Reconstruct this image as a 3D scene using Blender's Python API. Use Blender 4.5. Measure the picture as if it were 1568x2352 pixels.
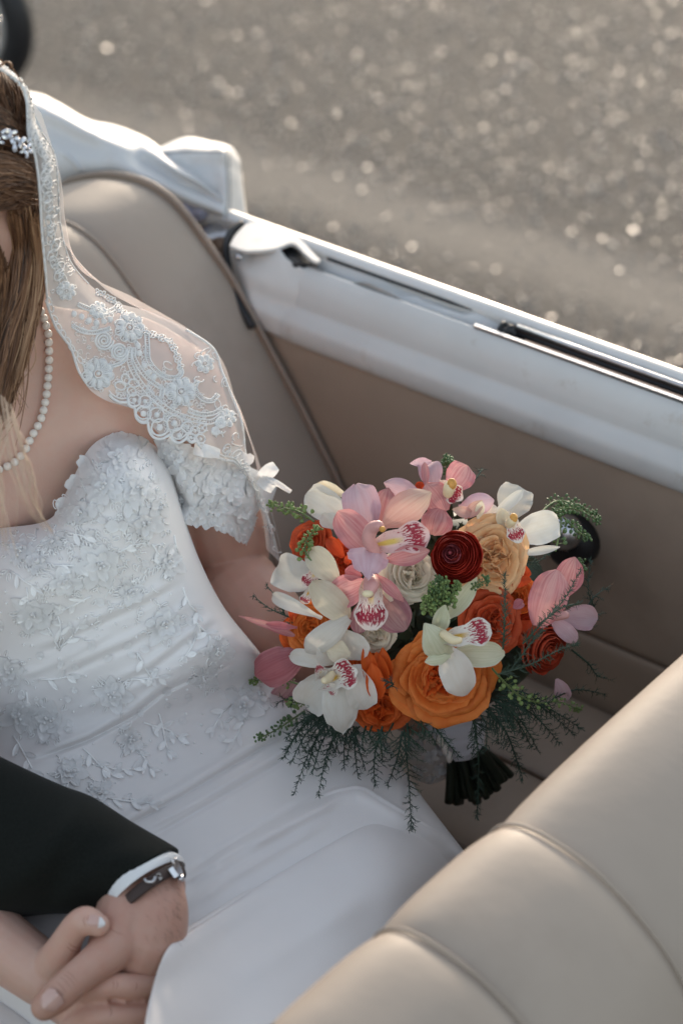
import bpy, bmesh, math, random
import numpy as np
from mathutils import Vector, Matrix, noise
from mathutils.kdtree import KDTree

for o in list(bpy.data.objects):
    bpy.data.objects.remove(o)
random.seed(7)
scene = bpy.context.scene
COL = scene.collection

# ------------------------------------------------------------------ camera
PSI, PITCH = math.radians(52), math.radians(33)
LENS, SENSOR = 85.0, 24.0
PW, PH = 1568.0, 2352.0                 # grid the photograph was measured on
FPX = LENS / SENSOR * PW
CAM = Vector((0, 0, 2.05))
VD = Vector((-math.cos(PSI) * math.cos(PITCH), math.sin(PSI) * math.cos(PITCH), -math.sin(PITCH)))
VR = Vector((math.sin(PSI), math.cos(PSI), 0))
VU = Vector((-math.cos(PSI) * math.sin(PITCH), math.sin(PSI) * math.sin(PITCH), math.cos(PITCH)))
cd = bpy.data.cameras.new('camera')
cam = bpy.data.objects.new('camera', cd)
COL.objects.link(cam)
cam.matrix_world = Matrix((
    (VR.x, VU.x, -VD.x, CAM.x), (VR.y, VU.y, -VD.y, CAM.y), (VR.z, VU.z, -VD.z, CAM.z), (0, 0, 0, 1)))
cd.sensor_fit = 'HORIZONTAL'
cd.sensor_width = SENSOR
cd.lens = LENS
cd.clip_start, cd.clip_end = 0.05, 500
cd.dof.use_dof = True
cd.dof.focus_distance = 2.16
cd.dof.aperture_fstop = 4.0
cd.dof.aperture_blades = 0
scene.camera = cam

# ------------------------------------------------------------------ light
SUN_EL = math.radians(8.5)
SUN_H = Vector((-0.50, 0.866, 0)).normalized()      # horizontal direction towards the sun
world = bpy.data.worlds.new('World')
scene.world = world
world.use_nodes = True
wn = world.node_tree
sky = wn.nodes.new('ShaderNodeTexSky')
sky.sky_type = 'NISHITA'
sky.sun_disc = False
sky.sun_elevation = SUN_EL
sky.sun_rotation = math.atan2(SUN_H.x, SUN_H.y)
sky.air_density = 1.0
sky.dust_density = 1.5
bg = wn.nodes['Background']
bg.inputs['Strength'].default_value = 0.14
hs = wn.nodes.new('ShaderNodeHueSaturation'); hs.inputs['Saturation'].default_value = 0.54
wn.links.new(sky.outputs[0], hs.inputs['Color']); wn.links.new(hs.outputs[0], bg.inputs[0])
sd = bpy.data.lights.new('sun', 'SUN')
sd.energy = 0.68
sd.angle = math.radians(0.6)
sd.color = (1.0, 0.83, 0.66)
sun = bpy.data.objects.new('sun', sd)
COL.objects.link(sun)
SUN_DIR = (SUN_H * math.cos(SUN_EL) + Vector((0, 0, math.sin(SUN_EL)))).normalized()
sun.rotation_euler = SUN_DIR.to_track_quat('Z', 'Y').to_euler()
sun.location = (-3, 6, 6)
scene.view_settings.view_transform = 'Standard'
scene.view_settings.look = 'None'
scene.view_settings.exposure = 1.76
scene.view_settings.gamma = 1.0
scene.cycles.use_denoising = True
scene.cycles.max_bounces = 8
scene.cycles.transparent_max_bounces = 12
scene.cycles.sample_clamp_indirect = 6.0
scene.cycles.caustics_reflective = False
scene.cycles.caustics_refractive = False

# ------------------------------------------------------------------ helpers
def W(px, py, t):
    """point seen at a place of the photograph, t metres in front of the lens"""
    return CAM + (VD + VR * ((px - PW / 2) / FPX) + VU * ((PH / 2 - py) / FPX)) * t
def ray(px, py):
    return VD + VR * ((px - PW / 2) / FPX) + VU * ((PH / 2 - py) / FPX)
def on_y(px, py, y):
    d = ray(px, py); return CAM + d * ((y - CAM.y) / d.y)
def on_x(px, py, x):
    d = ray(px, py); return CAM + d * ((x - CAM.x) / d.x)
def on_z(px, py, z):
    d = ray(px, py); return CAM + d * ((z - CAM.z) / d.z)
def proj(v):
    q = v - CAM; t = q.dot(VD)
    return (PW / 2 + q.dot(VR) / t * FPX, PH / 2 - q.dot(VU) / t * FPX, t)
# places read in enlarged views of the photograph
def r2(x, y): return (551.25 + x * .3125, 1010.6 + y * .3125)
def r3(x, y): return (918.75 + x * .3125, 1041.25 + y * .3125)
def r4(x, y): return (551.25 + x * .35156, 1408.75 + y * .35156)
def r5(x, y): return (918.75 + x * .35156, 1408.75 + y * .35156)
def rc(x, y): return (122.5 + x * .3125, 673.75 + y * .3125)

def tag(o, label=None, cat=None, group=None, kind=None):
    if label: o['label'] = label
    if cat: o['category'] = cat
    if group: o['group'] = group
    if kind: o['kind'] = kind
    return o
def empty(name, loc=(0, 0, 0)):
    o = bpy.data.objects.new(name, None); COL.objects.link(o); o.location = loc
    o.empty_display_size = 0.05
    return o
def link(name, me, mat, parent=None, smooth=True):
    o = bpy.data.objects.new(name, me); COL.objects.link(o)
    if mat is not None and len(me.materials) == 0:
        me.materials.append(mat)
    if smooth:
        me.polygons.foreach_set('use_smooth', [True] * len(me.polygons))
    if parent is not None:
        o.parent = parent
        off = parent.location
        o.matrix_parent_inverse = Matrix.Translation(-off)
    return o
class MB:
    """collects pieces, then makes one mesh"""
    def __init__(s): s.v = []; s.f = []; s.uv = {}; s.tone = []
    def add(s, vs, fs, tone=None):
        b = len(s.v)
        s.v += [tuple(v) for v in vs]
        s.f += [tuple(i + b for i in f) for f in fs]
        if tone is not None: s.tone += [tone] * len(vs)
    def mesh(s, name):
        me = bpy.data.meshes.new(name)
        me.from_pydata(s.v, [], s.f); me.update()
        if s.tone and len(s.tone) == len(s.v):
            a = me.attributes.new('tone', 'FLOAT', 'POINT'); a.data.foreach_set('value', s.tone)
        return me
    def build(s, name, mat, parent=None, smooth=True):
        return link(name, s.mesh(name), mat, parent, smooth)
def frame(d):
    d = d.normalized()
    a = Vector((0, 0, 1)) if abs(d.z) < 0.9 else Vector((1, 0, 0))
    x = d.cross(a).normalized()
    return x, d.cross(x).normalized()
def tube_geo(pts, rad, n=6, cap=True):
    """rad: number or list"""
    m = len(pts)
    if not hasattr(rad, '__len__'): rad = [rad] * m
    vs = []; fs = []
    x = None
    for i, p in enumerate(pts):
        d = pts[min(i + 1, m - 1)] - pts[max(i - 1, 0)]
        if d.length < 1e-9: d = Vector((0, 0, 1))
        d.normalize()
        if x is None: x, y = frame(d)
        else:
            x = x - d * x.dot(d)
            if x.length < 1e-6: x, y = frame(d)
            x.normalize(); y = d.cross(x)
        for k in range(n):
            a = 2 * math.pi * k / n
            vs.append(p + (x * math.cos(a) + y * math.sin(a)) * rad[i])
    for i in range(m - 1):
        for k in range(n):
            k2 = (k + 1) % n
            fs.append((i * n + k, i * n + k2, (i + 1) * n + k2, (i + 1) * n + k))
    if cap:
        fs.append(tuple(range(n))[::-1]); fs.append(tuple((m - 1) * n + k for k in range(n)))
    return vs, fs
def cr(p, t):
    """Catmull-Rom along a list of equal-length tuples/Vectors, t in 0..len-1"""
    n = len(p); i = min(int(t), n - 2); f = t - i
    a, b, c, d = p[max(i - 1, 0)], p[i], p[i + 1], p[min(i + 2, n - 1)]
    out = []
    for k in range(len(b)):
        out.append(0.5 * (2 * b[k] + (c[k] - a[k]) * f + (2 * a[k] - 5 * b[k] + 4 * c[k] - d[k]) * f * f
                          + (3 * b[k] - a[k] - 3 * c[k] + d[k]) * f ** 3))
    return out
def curve(p, n):
    return [cr(p, (len(p) - 1) * i / (n - 1)) for i in range(n)]
def curveW(p, n):
    return [W(*q) for q in curve(p, n)]
def capsule_geo(pts, rad, n=12, sub=4):
    """tube with round ends through smooth points"""
    P = [Vector(q[:3]) for q in curve([tuple(p) for p in pts], (len(pts) - 1) * sub + 1)]
    R = [q[0] for q in curve([(r,) for r in rad], (len(rad) - 1) * sub + 1)]
    d0 = (P[0] - P[1]).normalized(); d1 = (P[-1] - P[-2]).normalized()
    A = [P[0] + d0 * R[0] * math.sin(a) for a in (1.45, 1.1, .75, .4)]
    AR = [R[0] * math.cos(a) for a in (1.45, 1.1, .75, .4)]
    B = [P[-1] + d1 * R[-1] * math.sin(a) for a in (.4, .75, 1.1, 1.45)]
    BR = [R[-1] * math.cos(a) for a in (.4, .75, 1.1, 1.45)]
    return tube_geo(A + P + B, AR + R + BR, n)
def ball_geo(c, r, nu=8, nv=6, ax=None):
    """ellipsoid; ax = three Vectors (already scaled) or r"""
    if ax is None: ax = (Vector((r, 0, 0)), Vector((0, r, 0)), Vector((0, 0, r)))
    vs = [c + ax[2]]; fs = []
    for j in range(1, nv):
        th = math.pi * j / nv
        for i in range(nu):
            ph = 2 * math.pi * i / nu
            vs.append(c + ax[0] * (math.sin(th) * math.cos(ph)) + ax[1] * (math.sin(th) * math.sin(ph)) + ax[2] * math.cos(th))
    vs.append(c - ax[2])
    for i in range(nu):
        fs.append((0, 1 + i, 1 + (i + 1) % nu))
        b = 1 + (nv - 2) * nu
        fs.append((b + (i + 1) % nu, b + i, len(vs) - 1))
    for j in range(nv - 2):
        for i in range(nu):
            a = 1 + j * nu; k = (i + 1) % nu
            fs.append((a + i, a + nu + i, a + nu + k, a + k))
    return vs, fs
def box_geo(c, x, y, z):
    vs = [c + x * i + y * j + z * k for i in (-1, 1) for j in (-1, 1) for k in (-1, 1)]
    fs = [(0, 1, 3, 2), (4, 6, 7, 5), (0, 4, 5, 1), (2, 3, 7, 6), (0, 2, 6, 4), (1, 5, 7, 3)]
    return vs, fs
def grid_faces(nu, nv, closed=False):
    fs = []
    for i in range(nu - 1):
        for j in range(nv if closed else nv - 1):
            k = (j + 1) % nv
            fs.append((i * nv + j, i * nv + k, (i + 1) * nv + k, (i + 1) * nv + j))
    return fs
def grid_obj(name, P, mat, parent=None, uv=True, closed=False):
    """P: nu rows of nv Vectors"""
    nu, nv = len(P), len(P[0])
    me = bpy.data.meshes.new(name)
    me.from_pydata([tuple(v) for r in P for v in r], [], grid_faces(nu, nv, closed)); me.update()
    if uv:
        l = me.uv_layers.new(name='UVMap')
        for lp in me.loops:
            i, j = divmod(lp.vertex_index, nv)
            l.data[lp.index].uv = (i / (nu - 1), j / max(nv - 1, 1))
    return link(name, me, mat, parent)
def ctrl_grid(rows, nu, nv):
    """rows of (px,py,t) control points -> nu x nv array of (px,py,t)"""
    R = [curve(r, nv) for r in rows]
    out = np.zeros((nu, nv, 3))
    for j in range(nv):
        col = [tuple(r[j]) for r in R]
        out[:, j, :] = np.array(curve(col, nu))
    return out
def gridW(A):
    return [[W(*A[i, j]) for j in range(A.shape[1])] for i in range(A.shape[0])]
def poly_dist(X, Y, pl):
    """distance of each point to a polyline and the place along it 0..1"""
    best = np.full(X.shape, 1e9); par = np.zeros(X.shape); tot = 0; L = []
    for a, b in zip(pl[:-1], pl[1:]): L.append(math.hypot(b[0] - a[0], b[1] - a[1]))
    S = sum(L); acc = 0
    side = np.zeros(X.shape)
    for (a, b), l in zip(zip(pl[:-1], pl[1:]), L):
        ux, uy = (b[0] - a[0]) / l, (b[1] - a[1]) / l
        s = np.clip((X - a[0]) * ux + (Y - a[1]) * uy, 0, l)
        d = np.hypot(X - a[0] - s * ux, Y - a[1] - s * uy)
        m = d < best
        sg = (X - a[0]) * -uy + (Y - a[1]) * ux
        best = np.where(m, d, best); par = np.where(m, (acc + s) / S, par); side = np.where(m, sg, side)
        acc += l
    return best, par, side
class Depth:
    """looks up the depth of a surface under a place of the photograph"""
    def __init__(s, A):
        B = A.reshape(-1, 3); s.t = B[:, 2]
        s.k = KDTree(len(B))
        for i, b in enumerate(B): s.k.insert((b[0], b[1], 0), i)
        s.k.balance()
    def __call__(s, px, py):
        w = 0; t = 0
        for co, i, d in s.k.find_n((px, py, 0), 4):
            q = 1 / (d + .2); w += q; t += q * s.t[i]
        return t / w
    def at(s, px, py, off=0):
        return W(px, py, s(px, py) - off)
    def basis(s, px, py, e=9):
        p = s.at(px, py)
        a = s.at(px + e, py) - s.at(px - e, py); b = s.at(px, py - e) - s.at(px, py + e)
        n = a.cross(b).normalized()
        if n.dot(VD) > 0: n = -n
        a.normalize()
        return p, a, n.cross(a), n
def remesh(name, geos, voxel, mat, parent=None, smooth=6):
    mb = MB()
    for g in geos: mb.add(*g)
    me = mb.mesh(name)
    o = bpy.data.objects.new(name, me); COL.objects.link(o)
    m = o.modifiers.new('r', 'REMESH'); m.mode = 'VOXEL'; m.voxel_size = voxel
    s = o.modifiers.new('s', 'SMOOTH'); s.factor = .5; s.iterations = smooth
    dg = bpy.context.evaluated_depsgraph_get(); dg.update()
    me2 = bpy.data.meshes.new_from_object(o.evaluated_get(dg))
    bpy.data.objects.remove(o); bpy.data.meshes.remove(me)
    me2.name = name
    me2.materials.clear()
    return link(name, me2, mat, parent)

# ------------------------------------------------------------------ materials
def mat_new(name):
    m = bpy.data.materials.new(name); m.use_nodes = True
    nt = m.node_tree
    return m, nt, nt.nodes['Principled BSDF'], nt.nodes['Material Output']
def N(nt, kind, **kw):
    n = nt.nodes.new(kind)
    for k, v in kw.items():
        if k.startswith('i_'): n.inputs[int(k[2:])].default_value = v
        else: setattr(n, k, v)
    return n
def ramp(nt, fac, stops):
    r = N(nt, 'ShaderNodeValToRGB')
    e = r.color_ramp.elements
    e[0].position, e[0].color = stops[0][0], (*stops[0][1], 1)
    e[1].position, e[1].color = stops[-1][0], (*stops[-1][1], 1)
    for p, c in stops[1:-1]:
        q = e.new(p); q.color = (*c, 1)
    nt.links.new(fac, r.inputs[0])
    return r.outputs[0]
def math_n(nt, op, a, b=None, c=None, clamp=False):
    n = N(nt, 'ShaderNodeMath', operation=op); n.use_clamp = clamp
    for i, x in enumerate((a, b, c)):
        if x is None: continue
        if isinstance(x, (int, float)): n.inputs[i].default_value = x
        else: nt.links.new(x, n.inputs[i])
    return n.outputs[0]
def mixc(nt, fac, a, b):
    n = N(nt, 'ShaderNodeMix', data_type='RGBA')
    for s, x in ((0, fac), (6, a), (7, b)):
        if isinstance(x, (int, float)): n.inputs[s].default_value = x
        elif isinstance(x, tuple): n.inputs[s].default_value = (*x[:3], 1)
        else: nt.links.new(x, n.inputs[s])
    return n.outputs[2]
def coords(nt, kind='Object'):
    return N(nt, 'ShaderNodeTexCoord').outputs[kind]
def noise_n(nt, vec, scale, detail=4, rough=.55, out=0):
    n = N(nt, 'ShaderNodeTexNoise')
    n.inputs['Scale'].default_value = scale; n.inputs['Detail'].default_value = detail; n.inputs['Roughness'].default_value = rough
    if vec is not None: nt.links.new(vec, n.inputs['Vector'])
    return n.outputs[out]
def scale_v(nt, vec, s):
    m = N(nt, 'ShaderNodeMapping'); m.inputs['Scale'].default_value = s
    nt.links.new(vec, m.inputs['Vector']); return m.outputs[0]
def bump(nt, h, strength, dist, normal_in):
    b = N(nt, 'ShaderNodeBump'); b.inputs['Strength'].default_value = strength; b.inputs['Distance'].default_value = dist
    nt.links.new(h, b.inputs['Height']); nt.links.new(b.outputs[0], normal_in)
def simple(name, col, rough=.5, metal=0, var=.12, nscale=20, bscale=0, bstr=.2, bdist=.001, sss=0, spec=None, sheen=0, coat=0):
    m, nt, p, out = mat_new(name)
    co = coords(nt)
    f = noise_n(nt, co, nscale)
    lo = tuple(c * (1 - var) for c in col); hi = tuple(min(1, c * (1 + var)) for c in col)
    nt.links.new(ramp(nt, f, [(.3, lo), (.7, hi)]), p.inputs['Base Color'])
    p.inputs['Roughness'].default_value = rough; p.inputs['Metallic'].default_value = metal
    if bscale: bump(nt, noise_n(nt, co, bscale), bstr, bdist, p.inputs['Normal'])
    if sss:
        p.inputs['Subsurface Weight'].default_value = sss
        p.inputs['Subsurface Radius'].default_value = (.012, .005, .003)
        p.inputs['Subsurface Scale'].default_value = .6
    if spec is not None: p.inputs['Specular IOR Level'].default_value = spec
    if sheen: p.inputs['Sheen Weight'].default_value = sheen
    if coat: p.inputs['Coat Weight'].default_value = coat; p.inputs['Coat Roughness'].default_value = .12
    return m
def dirt(m, scale, lo, hi, col, amt):
    nt = m.node_tree; p = nt.nodes['Principled BSDF']; l = p.inputs['Base Color'].links[0]; src = l.from_socket
    f = math_n(nt, 'MULTIPLY', math_n(nt, 'MULTIPLY', math_n(nt, 'SUBTRACT', noise_n(nt, coords(nt), scale, 5, .65), lo), 1 / (hi - lo), clamp=True), amt)
    nt.links.new(mixc(nt, f, src, col), p.inputs['Base Color'])
def add_translucent(m, col_socket_or_tuple, w):
    nt = m.node_tree; p = nt.nodes['Principled BSDF']; out = nt.nodes['Material Output']
    tr = N(nt, 'ShaderNodeBsdfTranslucent'); mx = N(nt, 'ShaderNodeMixShader', i_0=w)
    if isinstance(col_socket_or_tuple, tuple): tr.inputs[0].default_value = (*col_socket_or_tuple, 1)
    else: nt.links.new(col_socket_or_tuple, tr.inputs[0])
    nt.links.new(p.outputs[0], mx.inputs[1]); nt.links.new(tr.outputs[0], mx.inputs[2]); nt.links.new(mx.outputs[0], out.inputs[0])
def petal_mat(name, body, edge, tip, vein, translucency=.3, veins=.5, edge_w=.6, tip_w=.5):
    m, nt, p, out = mat_new(name)
    uv = coords(nt, 'UV'); sp = N(nt, 'ShaderNodeSeparateXYZ'); nt.links.new(uv, sp.inputs[0])
    u, v = sp.outputs[0], sp.outputs[1]
    oi = N(nt, 'ShaderNodeObjectInfo')
    e = math_n(nt, 'ABSOLUTE', math_n(nt, 'MULTIPLY_ADD', v, 2.0, -1.0))
    e3 = math_n(nt, 'MULTIPLY', math_n(nt, 'POWER', e, 2.5), edge_w)
    c = mixc(nt, e3, body, edge)
    t3 = math_n(nt, 'MULTIPLY', math_n(nt, 'POWER', u, 3.0), tip_w)
    c = mixc(nt, t3, c, tip)
    sv = scale_v(nt, uv, (1.0, 15, 1))
    off = N(nt, 'ShaderNodeVectorMath', operation='ADD'); nt.links.new(sv, off.inputs[0])
    cx = N(nt, 'ShaderNodeCombineXYZ'); nt.links.new(math_n(nt, 'MULTIPLY', oi.outputs['Random'], 30.0), cx.inputs[2]); nt.links.new(cx.outputs[0], off.inputs[1])
    nz = noise_n(nt, off.outputs[0], 1.0, 2, .6)
    vf = math_n(nt, 'MULTIPLY', math_n(nt, 'MULTIPLY_ADD', nz, 4.2, -1.75, clamp=True), veins)
    c = mixc(nt, vf, c, vein)
    bl = noise_n(nt, scale_v(nt, off.outputs[0], (2.2, .22, 1)), 1.6, 4, .6)
    c = mixc(nt, math_n(nt, 'MULTIPLY', math_n(nt, 'MULTIPLY_ADD', bl, 3.0, -1.5, clamp=True), .38), c, tuple(q_ * w_ for q_, w_ in zip(vein, (.92, .84, .76))))
    br = math_n(nt, 'MULTIPLY_ADD', oi.outputs['Random'], .26, .86)
    hsv = N(nt, 'ShaderNodeHueSaturation'); nt.links.new(c, hsv.inputs['Color']); nt.links.new(br, hsv.inputs['Value'])
    c = hsv.outputs[0]
    nt.links.new(c, p.inputs['Base Color'])
    p.inputs['Roughness'].default_value = .6
    p.inputs['Specular IOR Level'].default_value = .25
    bump(nt, nz, .25, .0006, p.inputs['Normal'])
    add_translucent(m, c, translucency)
    return m
def lip_mat(name, base, spot, throat, lo=.42, amount=.56):
    m, nt, p, out = mat_new(name)
    uv = coords(nt, 'UV'); sp = N(nt, 'ShaderNodeSeparateXYZ'); nt.links.new(uv, sp.inputs[0])
    u, v = sp.outputs[0], sp.outputs[1]
    e = math_n(nt, 'ABSOLUTE', math_n(nt, 'MULTIPLY_ADD', v, 2.0, -1.0))
    ob = coords(nt)
    nz = noise_n(nt, scale_v(nt, uv, (7, 12, 1)), 1.6, 2, .5)
    # spots grow towards the rim, a pale hem stays
    z = math_n(nt, 'MULTIPLY_ADD', math_n(nt, 'MAXIMUM', math_n(nt, 'MULTIPLY_ADD', u, 1.0, -lo), math_n(nt, 'MULTIPLY_ADD', e, .55, -.40)), .75, amount - .2)
    mk = math_n(nt, 'MULTIPLY', math_n(nt, 'SUBTRACT', z, nz), 18.0, clamp=True)
    hz = math_n(nt, 'MULTIPLY_ADD', noise_n(nt, scale_v(nt, uv, (9, 9, 1)), 1.3, 2), .30, -.15)
    hem = math_n(nt, 'MULTIPLY', math_n(nt, 'SUBTRACT', .93, math_n(nt, 'ADD', u, hz)), 14.0, clamp=True)
    hem2 = math_n(nt, 'MULTIPLY', math_n(nt, 'SUBTRACT', .90, math_n(nt, 'ADD', e, hz)), 14.0, clamp=True)
    mk = math_n(nt, 'MULTIPLY', mk, math_n(nt, 'MULTIPLY', hem, hem2))
    th = math_n(nt, 'MULTIPLY', math_n(nt, 'MULTIPLY', math_n(nt, 'SUBTRACT', .30, e), 6.0, clamp=True), math_n(nt, 'MULTIPLY', math_n(nt, 'SUBTRACT', .58, u), 5.0, clamp=True))
    c = mixc(nt, th, base, throat)
    c = mixc(nt, mk, c, spot)
    nt.links.new(c, p.inputs['Base Color']); p.inputs['Roughness'].default_value = .45
    add_translucent(m, c, .2)
    return m

M = {}
M['leather'] = simple('beige_leather', (.36, .295, .243), .58, spec=.32, var=.07, nscale=5, bscale=38, bstr=.10, bdist=.004)
M['leather_dark'] = simple('taupe_leather', (.375, .29, .225), .56, spec=.32, var=.08, nscale=5, bscale=30, bstr=.10, bdist=.004)
dirt(M['leather'], 9, .52, .75, (.27, .21, .165), .35); dirt(M['leather_dark'], 9, .52, .75, (.21, .155, .12), .35)
M['piping'] = simple('leather_piping', (.27, .21, .17), .6)
M['paint'] = simple('white_paint', (.60, .585, .565), .40, var=.06, nscale=9, coat=.2, bscale=35, bstr=.05, bdist=.002)
M['vinyl'] = simple('white_vinyl', (.60, .60, .60), .55, var=.04, nscale=9, bscale=500, bstr=.08, bdist=.0005)
dirt(M['paint'], 26, .60, .74, (.36, .28, .21), .45); dirt(M['vinyl'], 18, .58, .78, (.44, .40, .35), .4)
M['seam'] = simple('grey_stitching', (.30, .29, .29), .7)
M['chrome'] = simple('worn_chrome', (.58, .58, .60), .32, 1.0, var=.08, nscale=60)
M['black'] = simple('black_rubber', (.012, .012, .014), .5)
M['felt'] = simple('brown_felt', (.10, .065, .05), .95, var=.4, nscale=300)
M['felt_tan'] = simple('tan_felt_strip', (.42, .28, .21), .95, var=.25, nscale=400)
M['rust'] = simple('rusty_metal', (.18, .12, .085), .7, .3, var=.5, nscale=70)
M['liner'] = simple('mauve_lining', (.30, .29, .36), .9)
M['floor'] = simple('dark_carpet', (.05, .04, .035), .95, var=.3, nscale=200)
# ------------------------------------------------------------------ road
def road_mat():
    m, nt, p, out = mat_new('worn_asphalt')
    co = coords(nt)
    big = noise_n(nt, co, 1.3, 5, .6); mid = noise_n(nt, co, 42, 3, .7); fine = noise_n(nt, co, 130, 3, .65)
    f = math_n(nt, 'ADD', math_n(nt, 'MULTIPLY', mid, .55), math_n(nt, 'MULTIPLY', fine, .45))
    c = ramp(nt, f, [(.28, (.035, .031, .028)), (.46, (.072, .063, .056)), (.56, (.105, .093, .083)), (.72, (.22, .198, .176))])
    c = mixc(nt, math_n(nt, 'MULTIPLY_ADD', big, 1.6, -.62, clamp=True), c, (.125, .109, .094))
    # a pale dusty tyre track, running along the kerb side of the car
    a = on_z(600, 405, 0); b = on_z(1560, 690, 0)
    d = (b - a).normalized(); nrm = Vector((-d.y, d.x, 0))
    dt = N(nt, 'ShaderNodeVectorMath', operation='DOT_PRODUCT'); nt.links.new(co, dt.inputs[0]); dt.inputs[1].default_value = nrm
    s = math_n(nt, 'ABSOLUTE', math_n(nt, 'ADD', math_n(nt, 'ADD', dt.outputs['Value'], -nrm.dot(a)), math_n(nt, 'MULTIPLY_ADD', noise_n(nt, co, 1.1, 4), .34, -.17)))
    k = math_n(nt, 'MULTIPLY', math_n(nt, 'SUBTRACT', .17, s), 8.0, clamp=True)
    c = mixc(nt, math_n(nt, 'MULTIPLY', k, .8), c, (.26, .225, .19))
    nt.links.new(c, p.inputs['Base Color'])
    p.inputs['Roughness'].default_value = .8; p.inputs['Specular IOR Level'].default_value = .3
    bump(nt, f, .9, .012, p.inputs['Normal'])
    return m
g = MB()
g.add([(-120, -120, 0), (120, -120, 0), (120, 120, 0), (-120, 120, 0)], [(0, 1, 2, 3)])
road = tag(g.build('road', road_mat(), None, False), kind='structure')

# polished stone chips lying on the road, each tilted its own way
chip = simple('polished_stone', (.36, .32, .28), .34, 0, var=.3, nscale=90, spec=.75)
cm = MB(); rg = random.Random(3)
for i in range(5200):
    px = rg.uniform(-60, 1640); py = rg.uniform(-60, 900) if rg.random() < .6 else rg.uniform(-60, 500)
    p = on_z(px, py, 0)
    s = rg.uniform(.0018, .0048)
    if rg.random() < .02: s *= 1.7
    if abs(px * .308 - py + 220) < 45 and rg.random() < .8: continue
    # most lie nearly flat; a fifth of them lean towards the low sun and the viewer
    tilt = Vector((rg.gauss(0, .22), rg.gauss(0, .22), 1)).normalized()
    x, y = frame(tilt)
    n = 6; a0 = rg.uniform(0, 6)
    base = [p + (x * math.cos(a0 + 6.283 * k / n) + y * math.sin(a0 + 6.283 * k / n)) * s * rg.uniform(.8, 1.2) for k in range(n)]
    top = [p + (q - p) * .72 + tilt * s * .55 for q in base]
    fs = [tuple(range(n, 2 * n))] + [(k, (k + 1) % n, n + (k + 1) % n, n + k) for k in range(n)]
    cm.add([q - Vector((0, 0, .001)) for q in base] + top, fs)
tag(cm.build('stone_chips', chip, None, False), kind='stuff')

# ------------------------------------------------------------------ small wheel standing on the road, top left
whl = empty('cart_wheel', tuple(on_z(-62, 215, 0)))
tag(whl, 'small black rubber tyre with pale rim standing on the asphalt road', 'wheel')
wc = W(-68, 30, 4.95)
R0 = wc.z + .0
wx = (VR * .80 - Vector((VD.x, VD.y, 0)).normalized() * .60).normalized(); wz = Vector((0, 0, 1)); wa = wx.cross(wz).normalized()
def ring(R, w, d, n=48, prof=10):
    vs = []
    for i in range(n):
        a = 2 * math.pi * i / n; o = wx * math.cos(a) + wz * math.sin(a)
        for k in range(prof):
            b = 2 * math.pi * k / prof
            vs.append(wc + o * (R + w * math.cos(b)) + wa * d * math.sin(b))
    fs = [(i * prof + k, i * prof + (k + 1) % prof, ((i + 1) % n) * prof + (k + 1) % prof, ((i + 1) % n) * prof + k) for i in range(n) for k in range(prof)]
    return vs, fs
Rw = .165
mb = MB(); mb.add(*ring(Rw - .03, .032, .03)); mb.build('tyre', M['black'], whl)
mb = MB(); mb.add(*ring(Rw - .062, .008, .022, 48, 8)); rim = mb.build('rim', M['paint'], whl)
for k in range(10):
    a = 2 * math.pi * k / 10
    mb = MB(); mb.add(*tube_geo([wc, wc + (wx * math.cos(a) + wz * math.sin(a)) * (Rw - .06)], .006, 6)); mb.build('spoke', M['chrome'], rim)
mb = MB(); mb.add(*tube_geo([wc - wa * .03, wc + wa * .03], .022, 16)); mb.build('hub', M['chrome'], whl)
mb = MB(); mb.add(*tube_geo([wc + wx * -.04 , wc - wx * .1 + wz * .33], .012, 8)); mb.build('fork', M['black'], whl)

# ------------------------------------------------------------------ convertible
car = empty('convertible_car', (-1.1, 1.0, 0))
tag(car, 'old white open convertible with beige leather seats and its soft top folded down', 'car')

def shell(name, A, thick, mat, parent, fold=None):
    """front surface from a control array, closed by a back surface a real thickness behind it"""
    F = gridW(A); nu, nv = A.shape[:2]
    B = [[F[i][j] + VD * thick * 1.0 for j in range(nv)] for i in range(nu)]
    me = bpy.data.meshes.new(name)
    fs = grid_faces(nu, nv)
    off = nu * nv
    fs += [tuple(off + k for k in f[::-1]) for f in grid_faces(nu, nv)]
    for i in range(nu - 1):
        fs.append((i * nv, (i + 1) * nv, off + (i + 1) * nv, off + i * nv))
        e = nv - 1
        fs.append((i * nv + e, off + i * nv + e, off + (i + 1) * nv + e, (i + 1) * nv + e))
    for j in range(nv - 1):
        fs.append((j, off + j, off + j + 1, j + 1))
        e = (nu - 1) * nv
        fs.append((e + j, e + j + 1, off + e + j + 1, off + e + j))
    me.from_pydata([tuple(v) for r in F + B for v in r], [], fs); me.update()
    bm = bmesh.new(); bm.from_mesh(me); bmesh.ops.recalc_face_normals(bm, faces=bm.faces); bm.to_mesh(me); bm.free()
    return link(name, me, mat, parent)

def extrude_prof(prof, xs, skew=None):
    """profile of (Y,Z) swept along X stations"""
    P = []
    for x in xs:
        row = []
        for (y, z) in prof:
            dy, dz = skew(x, y, z) if skew else (0, 0)
            row.append(Vector((x, y + dy, z + dz)))
        P.append(row)
    return P
def smooth_prof(p, n):
    return [tuple(q) for q in curve(p, n)]

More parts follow.
